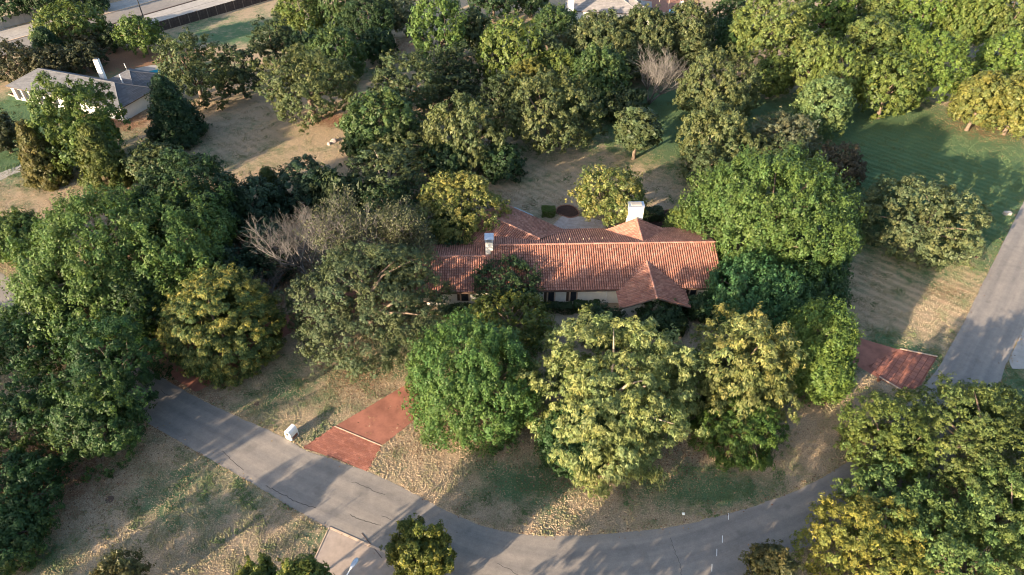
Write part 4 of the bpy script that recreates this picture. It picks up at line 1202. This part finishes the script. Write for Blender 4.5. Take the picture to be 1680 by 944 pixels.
# style: bough radius, bough count factor, cluster radius, clusters stretch up, leaf length, leaf width ratio, droop, lumpiness
STY = {
    'plume':   dict(rb=.90, nb=1.15, rc=.30, up=2.2, ll=.31, lw=.62, droop=-.5, lump=.16),
    'puff':    dict(rb=1.05, nb=1.0, rc=.33, up=1.0, ll=.32, lw=.60, droop=0.0, lump=.14),
    'oak':     dict(rb=1.15, nb=0.95, rc=.30, up=.85, ll=.30, lw=.55, droop=0.0, lump=.24),
    'oakd':    dict(rb=.85, nb=1.3, rc=.32, up=.9, ll=.32, lw=.55, droop=0.0, lump=.14),
    'oakfine': dict(rb=1.05, nb=1.1, rc=.27, up=.8, ll=.27, lw=.45, droop=.2, lump=.22),
    'droop':   dict(rb=1.0, nb=1.0, rc=.33, up=.8, ll=.46, lw=.34, droop=1.0, lump=.38),
    'droopy':  dict(rb=.95, nb=0.90, rc=.30, up=1.2, ll=.32, lw=.45, droop=.5, lump=.28),
    'feather': dict(rb=1.1, nb=0.95, rc=.36, up=.4, ll=.50, lw=.24, droop=.75, lump=.18),
    'cedar':   dict(rb=.80, nb=1.4, rc=.32, up=1.2, ll=.40, lw=.35, droop=-.2, lump=.14),
    'fir':     dict(rb=.75, nb=1.0, rc=.36, up=.35, ll=.42, lw=.26, droop=.7, lump=.05),
    'loose':   dict(rb=1.0, nb=.8, rc=.34, up=1.2, ll=.31, lw=.55, droop=-.2, lump=.34),
    'tall':    dict(rb=1.10, nb=1.2, rc=.34, up=1.6, ll=.38, lw=.60, droop=-.3, lump=.14),
}


def unit(a): return a / np.maximum(np.linalg.norm(a, axis=1, keepdims=True), 1e-9)


def crown_points(style, Rr, Hz, rg):
    """bough centres over an uneven, hollow crown"""
    S = STY[style]
    rb = S['rb'] * min(1.0, max(.55, Rr / 5.0))
    area = 4 * PI * Rr * (Rr + Hz) / 2 * .8
    nb = max(14, int(S['nb'] * area / (rb * rb * 2.0)))
    ph = rg.uniform(0, 100)
    if style in ('cedar', 'tall'):
        t = rg.uniform(0, 1, nb) ** (1.3 if style == 'cedar' else 1.0)
        az = rg.uniform(0, 2 * PI, nb)
        prof = (1 - t) ** .75 if style == 'cedar' else np.sqrt(np.maximum(1 - (2 * t - .9) ** 2 / 1.25, .03))
        rr = Rr * prof * rg.uniform(.72, 1.02, nb)
        c = np.stack([rr * np.cos(az), rr * np.sin(az), (2 * t - .95) * Hz], 1)
        out = unit(np.stack([np.cos(az), np.sin(az), .35 + t], 1))
    else:
        i = np.arange(nb) + .5
        z = 1 - i / nb * 1.66
        az = i * 2.39996 + ph
        s = np.sqrt(np.maximum(1 - z * z, 0))
        d = np.stack([s * np.cos(az), s * np.sin(az), z], 1) + rg.normal(0, .07, (nb, 3))
        d = unit(d)
        lump = np.array([mn.noise(Vector((q[0] * 1.6 + ph, q[1] * 1.6, q[2] * 1.6))) for q in d])
        lump2 = np.array([mn.noise(Vector((q[0] * 3.7 + ph, q[1] * 3.7, q[2] * 3.7 + 9))) for q in d])
        f = 1 + S['lump'] * (1.7 * lump + 1.3 * lump2) + rg.normal(0, .055, nb)
        k = 1 - .55 * rb / Rr
        c = d * np.array([Rr, Rr, Hz]) * (f * k)[:, None]
        out = unit(d / np.array([Rr, Rr, Hz]))
        ni = int(nb * .15)        # inner boughs close the heart of the crown
        c2 = unit(rg.normal(0, 1, (ni, 3))) * np.array([Rr, Rr, Hz]) * rg.uniform(.25, .62, (ni, 1))
        c2[:, 2] = np.abs(c2[:, 2]) - .3 * Hz
        c = np.concatenate([c, c2]); out = np.concatenate([out, unit(c2)])
    rbs = rb * rg.uniform(.55, 1.45, len(c))
    return c, out, rbs


def crown_mesh(style, color, Rr, Hz, seed, dist, density=1.0):
    rg = np.random.default_rng(seed)
    S = STY[style]
    bc, bo, rbs = crown_points(style, Rr, Hz, rg)
    far = min(max(dist / 85.0, .80), 2.1)
    ll = S['ll'] * .95 * far ** .8
    rc = S['rc'] * far ** .35
    ncl = max(6, int(18 / far ** 1.0))
    # clusters over each bough, mostly on its outer side
    n = len(bc) * ncl
    bi = np.repeat(np.arange(len(bc)), ncl)
    d = unit(rg.normal(0, 1, (n, 3)) + bo[bi] * .95 + np.array([0, 0, .35]))
    sc = np.array([1, 1, S['up'] if S['up'] < 1 else 1 + (S['up'] - 1) * .7])
    cc = bc[bi] + d * sc * rbs[bi][:, None] * rg.uniform(.35, 1.15, (n, 1))
    stray = rg.uniform(0, 1, n) < .09        # sprays that reach out of the outline
    cc[stray] += bo[bi][stray] * rg.uniform(.25, .85, (stray.sum(), 1))
    co = unit(d * .6 + bo[bi] * .6)
    rcs = rc * rg.uniform(.7, 1.35, n)
    area = ll * ll * S['lw'] * .5
    nl = max(6, int(density * .80 * 4 * rc * rc / area / 1.25))
    m = n * nl
    ci = np.repeat(np.arange(n), nl)
    e = unit(rg.normal(0, 1, (m, 3)) + co[ci] * .8)
    off = e * (rcs[ci] * rg.uniform(.3, 1.0, m) ** .6)[:, None]
    off[:, 2] *= S['up']
    P = cc[ci] + off
    nrm = unit(e * .75 + co[ci] * .45 + np.array([0, 0, .25]) + rg.normal(0, .34, (m, 3)))
    # long axis of the leaf: outward, up or hanging
    axd = co[ci] * .6 + rg.normal(0, .55, (m, 3)) - np.array([0, 0, 1.0]) * S['droop'] * 1.3
    ax = unit(axd - nrm * np.sum(axd * nrm, 1, keepdims=True))
    bx = np.cross(nrm, ax)
    L = ll * rg.uniform(.6, 1.3, m)[:, None]
    W_ = L * S['lw'] * rg.uniform(.8, 1.2, (m, 1))
    # bring the crown to its measured width and height
    kr = {'plume': 1.03, 'loose': 1.12}.get(style, 1.06) * Rr / np.percentile(np.hypot(P[:, 0], P[:, 1]), 98.5)
    kz = 1.04 * Hz / np.percentile(P[:, 2], 99.3)
    P = P * np.array([kr, kr, kz]); bc = bc * np.array([kr, kr, kz])
    v = np.empty((m, 3, 3), np.float32)
    v[:, 0] = P - ax * L * .5 - bx * W_ * .5
    v[:, 1] = P - ax * L * .4 + bx * W_ * .5
    v[:, 2] = P + ax * L * .5 + nrm * L * .08
    me = bpy.data.meshes.new('crown')
    me.vertices.add(m * 3); me.vertices.foreach_set('co', v.ravel())
    me.loops.add(m * 3); me.loops.foreach_set('vertex_index', np.arange(m * 3, dtype=np.int32))
    me.polygons.add(m); me.polygons.foreach_set('loop_start', np.arange(0, m * 3, 3, dtype=np.int32))
    base, tip = np.array(CL[color][0]), np.array(CL[color][1])
    tp = TIP.get(color, .0)
    bt = rg.uniform(0, 1, len(bc)); ct = rg.uniform(0, 1, n)
    lt = rg.uniform(0, 1, m)
    mixv = np.clip(.30 * bt[bi][ci] + .35 * ct[ci] + .55 * lt - .22, 0, 1)
    if tp:
        # yellowed new leaves, and the painted sunlit tips of greenspot, sit in whole sprays at the outside of the crown
        outer = np.clip((np.linalg.norm(P / np.array([Rr, Rr, Hz]), axis=1) - .55) * 2.2, 0, 1)
        spray = (ct[ci] * .6 + bt[bi][ci] * .4 + .25 * (lt - .5)) > (1 - tp)
        mixv = np.where(spray, np.clip(.45 + .55 * lt, 0, 1) * (.35 + .65 * outer), mixv * .45)
    val = (.84 + .32 * rg.uniform(0, 1, m)) * (.86 + .28 * ct[ci]) * (.84 + .32 * rg.uniform(0, 1, len(bc))[bi][ci])
    warm = 1 + (rg.uniform(-1, 1, len(bc))[bi][ci] * .10 + rg.uniform(-1, 1, n)[ci] * .07)
    c = np.ones((m, 4), np.float32)
    c[:, :3] = (base * (1 - mixv)[:, None] + tip * mixv[:, None]) * val[:, None] * np.array([.80, .95, .85])
    c[:, 0] *= warm; c[:, 2] *= 2 - warm
    at = me.attributes.new('tint', 'FLOAT_COLOR', 'FACE')
    at.data.foreach_set('color', c.ravel())
    me.materials.append(M_LEAF)
    me.update(calc_edges=True)
    return me, bc, m


CACHE = []


def limb_curve(a, b, rg, sag=.15):
    a = Vector(a); b = Vector(b); mid = a.lerp(b, .5) + Vector((rg.uniform(-1, 1), rg.uniform(-1, 1), rg.uniform(0, 1))) * (b - a).length * sag
    q = a.lerp(mid, .5) + (mid - a.lerp(b, .5)) * .4
    return [a, q, mid, mid.lerp(b, .55) + Vector((0, 0, .1)), b]


def tree(row, seed, group='trees of the estate', name='tree', density=1.0):
    style, color, x, y, Rr, Hz, zb, label = row
    t = empty(name, (x, y, 0), 0)
    tag(t, label, 'tree', group)
    dist = math.sqrt(x * x + y * y + 2500)
    kb = .9 if style in ('cedar', 'tall') else .6
    zc = zb + kb * Hz
    rg = np.random.default_rng(seed + 999)
    hit = None
    if dist > 100 or group != 'trees of the estate':        # distant trees of one kind and size share a crown, turned and scaled
        for h in CACHE:
            if h[0] == (style, color) and .72 < Rr / h[1] < 1.38 and .6 < (Hz / Rr) / (h[2] / h[1]) < 1.6: hit = h
    if hit:
        me, bc0, m = hit[3], hit[4], 0
        scl = (Rr / hit[1], Rr / hit[1], Hz / hit[2]); rz = rg.uniform(0.8, 5.4)
        c_, s_ = math.cos(rz), math.sin(rz)
        b_ = bc0 * np.array(scl)
        bc = np.stack([b_[:, 0] * c_ - b_[:, 1] * s_, b_[:, 0] * s_ + b_[:, 1] * c_, b_[:, 2]], 1)
    else:
        me, bc, m = crown_mesh(style, color, Rr, Hz, seed, dist, density * (1.5 if dist > 100 else 1.0))
        scl = (1, 1, 1); rz = 0
        if dist > 100 or group != 'trees of the estate': CACHE.append(((style, color), Rr, Hz, me, bc))
    cr = bpy.data.objects.new('crown', me); COL.objects.link(cr); cr.parent = t; cr.location = (0, 0, zc)
    cr.scale = scl; cr.rotation_euler = (0, 0, rz)
    tr = .10 + Rr * .042
    pale = color == 'yellowgreen2' or 'bare pale trunk' in label or 'pale bare limbs' in label
    bark = M_PALEBARK if pale else M_BARK
    fork = Vector((rg.uniform(-.2, .2) * Rr * .3, rg.uniform(-.2, .2) * Rr * .3, zb + .18 * Hz + .4))
    mb_ = MB(); mb_.tube([(0, 0, -.05), (0, 0, .35), fork * .55, fork], [tr * 1.6, tr * 1.15, tr, tr * .85], 8)
    mb_.build('trunk', bark, t, smooth=True)
    mb_ = MB()
    k = min(len(bc), 8 if dist > 110 else 11)
    idx = rg.choice(len(bc), k, replace=False)
    for i in idx:
        e = Vector(bc[i]) + Vector((0, 0, zc))
        if e.z < fork.z + .3: e.z = fork.z + .3
        mb_.tube(limb_curve(fork - Vector((0, 0, .1)), e, rg), [tr * .55, tr * .45, tr * .33, tr * .22, tr * .08], 5)
    mb_.build('limb', bark, t, smooth=True)
    return m


total = 0
for i, row in enumerate(TREES): total += tree(row, 100 + i, density=.35 if 'sparse' in row[7] else 1.0)
# neighbours' trees south of the road, whose long shadows lie over the lawns and the road
OFF = [
    ("oak", "olive", -24.8, 16.3, 4.6, 4.2, 4, "round oak just below the photo, its shadow across the road right of the concrete driveway"),
    ("oak", "olive", -10.0, 13.7, 4.8, 6.5, 5.5, "tall oak just below the photo, its shadow across the road under the front lawn"),
    ("oak", "olive", 0.6, 14.0, 4.6, 6.2, 5, "dark oak just below the photo between the tall oak and the broad tree"),
    ("puff", "limey", 5.2, 6.2, 5, 5, 4, "broad tree just below the photo near the right road bend"),
    ("oak", "olive", -51.1, 15.2, 3.6, 4, 3.5, "oak beyond the bottom left corner, shading the lower left lawn"),
    ("oak", "olive", -61.3, 17.4, 3.7, 6, 4, "dark oak beyond the bottom left corner, shading the lower left lawn"),
    ("oak", "olive", -69.4, 18.7, 4.5, 6, 4, "green tree beyond the bottom left corner beside the lower left lawn"),
    ("oak", "olive", -76.7, 23.5, 4.8, 6, 6, "tall oak left of the photo, shading the green trees at the left edge"),
    ("oak", "olive", -85.3, 28.5, 5.6, 7, 6, "tallest oak left of the photo, shading the green trees at the left edge"),
    ("oak", "olive", -92.1, 37.2, 5, 6.5, 5.5, "oak left of the photo, shading the foot of the huge bright green tree")]
for i, row in enumerate(OFF): total += tree(row, 500 + i, 'trees south of the road', density=.85)


# bare trees: every branch forks until it is a twig
def dead_tree(x, y, h, spread, seed, label, lean=(0, 0), rad=.28, flare=.55, depth=5, leaves=None, mat=None, nstem=3, upb=.35):
    rg = random.Random(seed); tw = MB(); bg_ = MB(); tips = []
    def grow(p, d, L, r_, lev):
        n = 3 if lev < 4 else 2; pts = [p]; q = p.copy(); dd = d.copy()
        for k in range(n):
            dd = (dd + Vector((rg.uniform(-1, 1), rg.uniform(-1, 1), rg.uniform(-.7, 1))) * .16).normalized()
            q = q + dd * (L / n); pts.append(q.copy())
        rs = [r_ * (1 - .35 * k / n) for k in range(n + 1)]
        (bg_ if lev < 2 else tw).tube(pts, rs, 6 if lev < 2 else 3, cap=lev < 2)
        if lev >= depth: tips.append(q); return
        for k in range(rg.choice((3, 3, 4)) if lev > 0 else 5):
            s = pts[rg.choice((1, 2, n, n))] if lev > 0 else pts[rg.choice((2, 3))]
            a = Vector((rg.uniform(-1, 1), rg.uniform(-1, 1), rg.uniform(-.5, 1))).normalized()
            nd = (dd + a * spread + Vector((0, 0, upb * .4))).normalized()
            grow(s, nd, L * rg.uniform(.6, .82), r_ * .55, lev + 1)
    t = empty('bare_tree', (x, y, 0), 0)
    tag(t, label, 'tree', 'bare and half bare trees')
    for s in range(nstem):
        a = 2 * PI * s / nstem + seed
        d = Vector((math.cos(a) * flare + lean[0], math.sin(a) * flare + lean[1], 1)).normalized()
        grow(Vector((0, 0, 0)), d, h * .34, rad, 0)
    bg_.build('trunk', mat or M_DEADWOOD, t, smooth=True)
    tw.build('twigs', mat or M_DEADWOOD, t)
    if leaves:
        m = MB()
        base, tip = CL[leaves[0]]
        for p in tips:
            if rg.random() > leaves[1]: continue
            for _ in range(leaves[2]):
                c = p + Vector((rg.gauss(0, .3), rg.gauss(0, .3), rg.gauss(0, .25)))
                a = Vector((rg.uniform(-1, 1), rg.uniform(-1, 1), rg.uniform(-1, 1))).normalized() * .16
                b = Vector((rg.uniform(-1, 1), rg.uniform(-1, 1), rg.uniform(-1, 1))).normalized() * .09
                f = rg.random(); m.cur = tuple(base[j] * (1 - f) + tip[j] * f for j in range(3))
                m.add([c - a, c + b, c + a, c - b], [(0, 1, 2, 3)])
        m.build('crown', M_LEAF, t, color=True)


dead_tree(-26.2, 70.5, 13, .95, 3, 'leafless grey tree left of the large grey green oak', lean=(-.35, .1), rad=.2, depth=5, nstem=4)
dead_tree(-21.6, 73.2, 12, .85, 8, 'half bare grey tree with few leaves behind the large grey green oak', rad=.2, depth=5, leaves=('greyolive', .5, 7), nstem=3)
dead_tree(-14.6, 72.5, 10.5, .7, 12, 'half bare grey tree between the large oak and the tiled roof', rad=.2, depth=5, leaves=('greyolive', .6, 8), nstem=3)
dead_tree(26.8, 125.3, 12.5, .95, 21, 'dead brown bare tree standing among the green oaks at upper right of centre', lean=(.25, -.1), rad=.24, depth=5, nstem=3)
dead_tree(-31.6, 66.7, 5.5, .8, 31, 'low bare grey shrub tree right of the huge bright green tree', rad=.09, depth=4, nstem=5)
dead_tree(-35.5, 18.5, 8.5, .6, 41, 'thin bare tree below the photo, its streaky shadow across lawn and road', rad=.12, depth=4, nstem=3)

# ------------------------------------------------------------------ hedges against the front wall
def bush(name, cx, cy, lx, ly, hz, color, seed, label, cat='hedge', group='clipped hedges along the tiled house', rot=0.0):
    rg = np.random.default_rng(seed); m = int(lx * ly * 170 + (lx + ly) * hz * 220)
    face = rg.uniform(0, 1, m); u_ = rg.uniform(-1, 1, m); v_ = rg.uniform(-1, 1, m)
    p = np.zeros((m, 3)); nn = np.zeros((m, 3))
    ft = face < .45
    fs = (face >= .45) & (face < .8); fe = face >= .8
    sg = np.where(rg.uniform(0, 1, m) > .5, 1, -1)
    p[ft] = np.stack([u_[ft] * lx / 2, v_[ft] * ly / 2, np.full(ft.sum(), hz)], 1); nn[ft] = (0, 0, 1)
    p[fs] = np.stack([u_[fs] * lx / 2, sg[fs] * ly / 2, (v_[fs] + 1) / 2 * hz], 1); nn[fs, 1] = sg[fs]
    p[fe] = np.stack([sg[fe] * lx / 2, u_[fe] * ly / 2, (v_[fe] + 1) / 2 * hz], 1); nn[fe, 0] = sg[fe]
    wob = np.array([mn.noise(Vector((q[0] * .9 + seed, q[1] * .9, q[2]))) for q in p])
    p += nn * (wob * .35 + rg.uniform(-.18, .05, m))[:, None]
    nr = unit(nn + rg.normal(0, .5, (m, 3)))
    ax = unit(np.cross(nr, rg.normal(0, 1, (m, 3)))); bx = np.cross(nr, ax)
    L = .22
    v = np.stack([p - ax * L * .5, p + bx * L * .3, p + ax * L * .5, p - bx * L * .3], 1)
    mm = MB(); base, tip = CL[color]
    mm.v = [tuple(q) for q in v.reshape(-1, 3)]
    for i in range(m):
        f = rg.uniform(0, 1); mm.cur = tuple(base[j] * (1 - f) + tip[j] * f for j in range(3)); mm.face((4 * i, 4 * i + 1, 4 * i + 2, 4 * i + 3))
    t = empty(name, (cx, cy, 0), rot); tag(t, label, cat, group)
    mm.build('leaves', M_LEAF, t, color=True)
    st = MB()
    n = max(2, int(lx / .8))
    for k in range(n): x = -lx / 2 + lx * (k + .5) / n; st.tube([(x, 0, 0), (x + .05, .05, hz * .8)], [.05, .03], 5)
    st.build('stems', M_BARK, t)


bush('hedge', 5.4, 65.2, 4.6, 1.3, 1.25, 'darkgreen', 1, 'dark clipped hedge under the arched windows, left part')
bush('hedge', 9.6, 65.4, 3.4, 1.2, 1.35, 'deepgreen', 2, 'dark clipped hedge between the arched windows and the entrance gable')
bush('hedge', 23.6, 65.2, 2.6, 1.4, 1.5, 'deepgreen', 3, 'dark clipped hedge right of the entrance gable')
bush('hedge', 17.6, 61.1, 7.5, 1.5, 2.1, 'darkgreen', 8, 'dark hedge in front of the tiled entrance gable')
bush('hedge', -6.2, 64.4, 5.5, 1.6, 1.4, 'darkgreen', 4, 'dark hedge below the lower left wing of the tiled house')
bush('shrub', 5.6, 87.2, 2.0, 1.6, 1.2, 'grassgreen', 5, 'small fresh green shrub beside the dark planting bed behind the house', 'shrub', 'shrubs near the patio')
bush('shrub', 21.5, 86.5, 3.0, 2.4, 1.3, 'darkgreen', 6, 'dark green shrub inside the curve of the right planting bed', 'shrub', 'shrubs near the patio')
bush('shrub', -96.5, 128.4, 4.2, 1.2, .8, 'moss', 7, 'low shrubs in the bed along the white front of the grey roofed house', 'shrub', 'shrubs at the grey roofed house', R(-18))


# ------------------------------------------------------------------ grass tufts on the nearer lawns
def grass():
    rg = np.random.default_rng(42)
    n = 760000
    y = 27 + 100 * rg.uniform(0, 1, n) ** 1.1
    x = rg.uniform(-1, 1, n) * (y * .78 + 26)
    def inpoly(poly, x, y):
        c = np.zeros(len(x), bool); j = len(poly) - 1
        for i in range(len(poly)):
            xi, yi = poly[i]; xj, yj = poly[j]
            t = ((yi > y) != (yj > y)) & (x < (xj - xi) * (y - yi) / (yj - yi + 1e-12) + xi)
            c ^= t; j = i
        return c
    rd = [(p.x, p.y) for p in RI] + [(p.x, p.y) for p in RO[::-1]]
    keep = ~inpoly(rd, x, y)
    for pl in (DRIVE_L_APRON, DRIVE_L_SLAB, DRIVE_R, DRIVE_R_APRON, DRIVE_FAR, DRIVE_CONC, DRIVE_E, PATIO, BED, BED2): keep &= ~inpoly(pl, x, y)
    keep &= ~((x > -13) & (x < 29) & (y > 62.5) & (y < 84))
    gx, gy = np.meshgrid(np.arange(-130, 131, .5), np.arange(20, 135, .5))
    NZ = np.array([mn.noise(Vector((a * .5, b * .5, 0))) + .6 * mn.noise(Vector((a * 1.9, b * 1.9, 3))) for a, b in zip(gx.ravel(), gy.ravel())]).reshape(gx.shape)
    clump = NZ[np.clip(((y[keep] - 20) * 2).astype(int), 0, NZ.shape[0] - 1), np.clip(((x[keep] + 130) * 2).astype(int), 0, NZ.shape[1] - 1)]
    x, y = x[keep], y[keep]
    k2 = rg.uniform(-.75, .9, len(x)) < clump + .25
    x, y, clump = x[k2], y[k2], clump[k2]
    m = len(x)
    g = .22 + spots(x, y, G_SPOTS) + clump * .7; l_ = spots(x, y, L_SPOTS) + rg.normal(0, .2, m)
    gg = np.clip((g - .2) / .75, 0, 1)[:, None]; lv = np.clip((l_ - .3) / .5, 0, 1)[:, None]
    c = np.array([.40, .31, .21]) * (1 - gg) + np.array([.080, .120, .055]) * gg
    c = c * (1 - lv) + np.array([.24, .135, .085]) * lv
    c = c * rg.uniform(.78, 1.16, (m, 1))
    col = np.ones((m, 4), np.float32); col[:, :3] = c
    me = bpy.data.meshes.new('grass')
    me.vertices.add(m)
    v = np.stack([x, y, np.full(m, .035)], 1).astype(np.float32)
    me.vertices.foreach_set('co', v.ravel())
    at = me.attributes.new('tint', 'FLOAT_COLOR', 'POINT'); at.data.foreach_set('color', col.ravel())
    rot = np.stack([rg.normal(0, .22, m), rg.normal(0, .22, m), rg.uniform(0, 6.28, m)], 1).astype(np.float32)
    ra = me.attributes.new('turn', 'FLOAT_VECTOR', 'POINT'); ra.data.foreach_set('vector', rot.ravel())
    sz = (rg.uniform(.55, 1.35, m) * (1 + .5 * np.clip(clump, -.5, 1)))
    sv = np.stack([sz * rg.uniform(.7, 1.3, m), sz * rg.uniform(.7, 1.3, m), sz], 1).astype(np.float32)
    sa = me.attributes.new('size', 'FLOAT_VECTOR', 'POINT'); sa.data.foreach_set('vector', sv.ravel())
    me.update()
    o = bpy.data.objects.new('grass', me); COL.objects.link(o)
    ng = bpy.data.node_groups.new('grass_tufts', 'GeometryNodeTree')
    ng.interface.new_socket('Geometry', in_out='INPUT', socket_type='NodeSocketGeometry')
    ng.interface.new_socket('Geometry', in_out='OUTPUT', socket_type='NodeSocketGeometry')
    gi = ng.nodes.new('NodeGroupInput'); go = ng.nodes.new('NodeGroupOutput')
    cone = ng.nodes.new('GeometryNodeMeshCone'); cone.fill_type = 'NONE'
    cone.inputs['Vertices'].default_value = 4; cone.inputs['Radius Top'].default_value = 0.0
    cone.inputs['Radius Bottom'].default_value = .065; cone.inputs['Depth'].default_value = .08
    sm = ng.nodes.new('GeometryNodeSetMaterial'); sm.inputs['Material'].default_value = M_TUFT
    iop = ng.nodes.new('GeometryNodeInstanceOnPoints')
    ng.links.new(cone.outputs['Mesh'], sm.inputs['Geometry']); ng.links.new(sm.outputs[0], iop.inputs['Instance'])
    m2p = ng.nodes.new('GeometryNodeMeshToPoints')
    ng.links.new(gi.outputs[0], m2p.inputs['Mesh']); ng.links.new(m2p.outputs[0], iop.inputs['Points'])
    for nm, sock in (('turn', 'Rotation'), ('size', 'Scale')):
        na = ng.nodes.new('GeometryNodeInputNamedAttribute'); na.data_type = 'FLOAT_VECTOR'; na.inputs['Name'].default_value = nm
        ng.links.new(na.outputs['Attribute'], iop.inputs[sock])
    ng.links.new(iop.outputs[0], go.inputs[0])
    md = o.modifiers.new('tufts', 'NODES'); md.node_group = ng
    tag(o, 'short dry and green grass tufts on the lawns', 'grass', kind='stuff')
grass()


# ------------------------------------------------------------------ fallen leaves
def litter():
    rg = np.random.default_rng(77)
    pts = []
    for row in TREES + OFF:
        x, y, Rr = row[2], row[3], row[4]
        if y > 100 or y < 20: continue
        n = int(Rr * Rr * 6)
        a = rg.uniform(0, 2 * PI, n); r_ = Rr * np.abs(rg.normal(0, .85, n))
        pts.append(np.stack([x + r_ * np.cos(a), y + r_ * np.sin(a)], 1))
    for cx, cy, rx, ry, n in ((-11.5, 46.5, 3.0, 2.4, 1300), (-18, 53.5, 2.5, 2, 1600), (5.5, 39.5, 4, 2, 500), (12, 44, 9, 2.5, 2600), (58, 69, 1.6, 1, 500), (-48, 40, 5, 4, 2200)):
        pts.append(np.stack([rg.normal(cx, rx, n), rg.normal(cy, ry, n)], 1))
    for edge in (RI, RO):
        for p in edge:
            if 25 < p.y < 95:
                k = 9; pts.append(np.stack([rg.normal(p.x, .35, k), rg.normal(p.y, .35, k)], 1))
    P = np.concatenate(pts)
    P = P[(P[:, 1] > 26) & ~((P[:, 0] > -12.6) & (P[:, 0] < 28) & (P[:, 1] > 65.6) & (P[:, 1] < 79))]
    def inpoly(poly, x, y):
        c = np.zeros(len(x), bool); j = len(poly) - 1
        for i in range(len(poly)):
            xi, yi = poly[i]; xj, yj = poly[j]
            c ^= ((yi > y) != (yj > y)) & (x < (xj - xi) * (y - yi) / (yj - yi + 1e-12) + xi); j = i
        return c
    rd = [(p.x, p.y) for p in RI] + [(p.x, p.y) for p in RO[::-1]]
    on = inpoly(rd, P[:, 0], P[:, 1])
    for pl in (DRIVE_L_APRON, DRIVE_L_SLAB, DRIVE_R, DRIVE_R_APRON, DRIVE_CONC): on |= inpoly(pl, P[:, 0], P[:, 1])
    P = P[~on | (rg.uniform(0, 1, len(P)) < .07)]
    m = len(P)
    z = np.full(m, .07) + rg.uniform(0, .05, m)
    a = rg.uniform(0, 2 * PI, m); L = rg.uniform(.05, .12, m)
    v = np.zeros((m, 3, 3), np.float32)
    for k in range(3):
        t = a + k * 2.1
        v[:, k] = np.stack([P[:, 0] + np.cos(t) * L, P[:, 1] + np.sin(t) * L, z + rg.uniform(-.02, .06, m)], 1)
    cols = np.array([(.34, .24, .15), (.25, .15, .09), (.17, .09, .06), (.30, .22, .15), (.12, .08, .055), (.28, .20, .10)])
    c = np.ones((m, 4), np.float32); c[:, :3] = cols[rg.integers(0, 6, m)] * rg.uniform(.75, 1.15, (m, 1))
    me = bpy.data.meshes.new('fallen_leaves')
    me.vertices.add(m * 3); me.vertices.foreach_set('co', v.ravel())
    me.loops.add(m * 3); me.loops.foreach_set('vertex_index', np.arange(m * 3, dtype=np.int32))
    me.polygons.add(m); me.polygons.foreach_set('loop_start', np.arange(0, m * 3, 3, dtype=np.int32))
    at = me.attributes.new('tint', 'FLOAT_COLOR', 'FACE'); at.data.foreach_set('color', c.ravel())
    me.materials.append(M_GRASS); me.update(calc_edges=True)
    o = bpy.data.objects.new('fallen_leaves', me); COL.objects.link(o)
    tag(o, 'dry brown fallen leaves scattered under the trees and along the road edges', 'fallen leaves', kind='stuff')
litter()
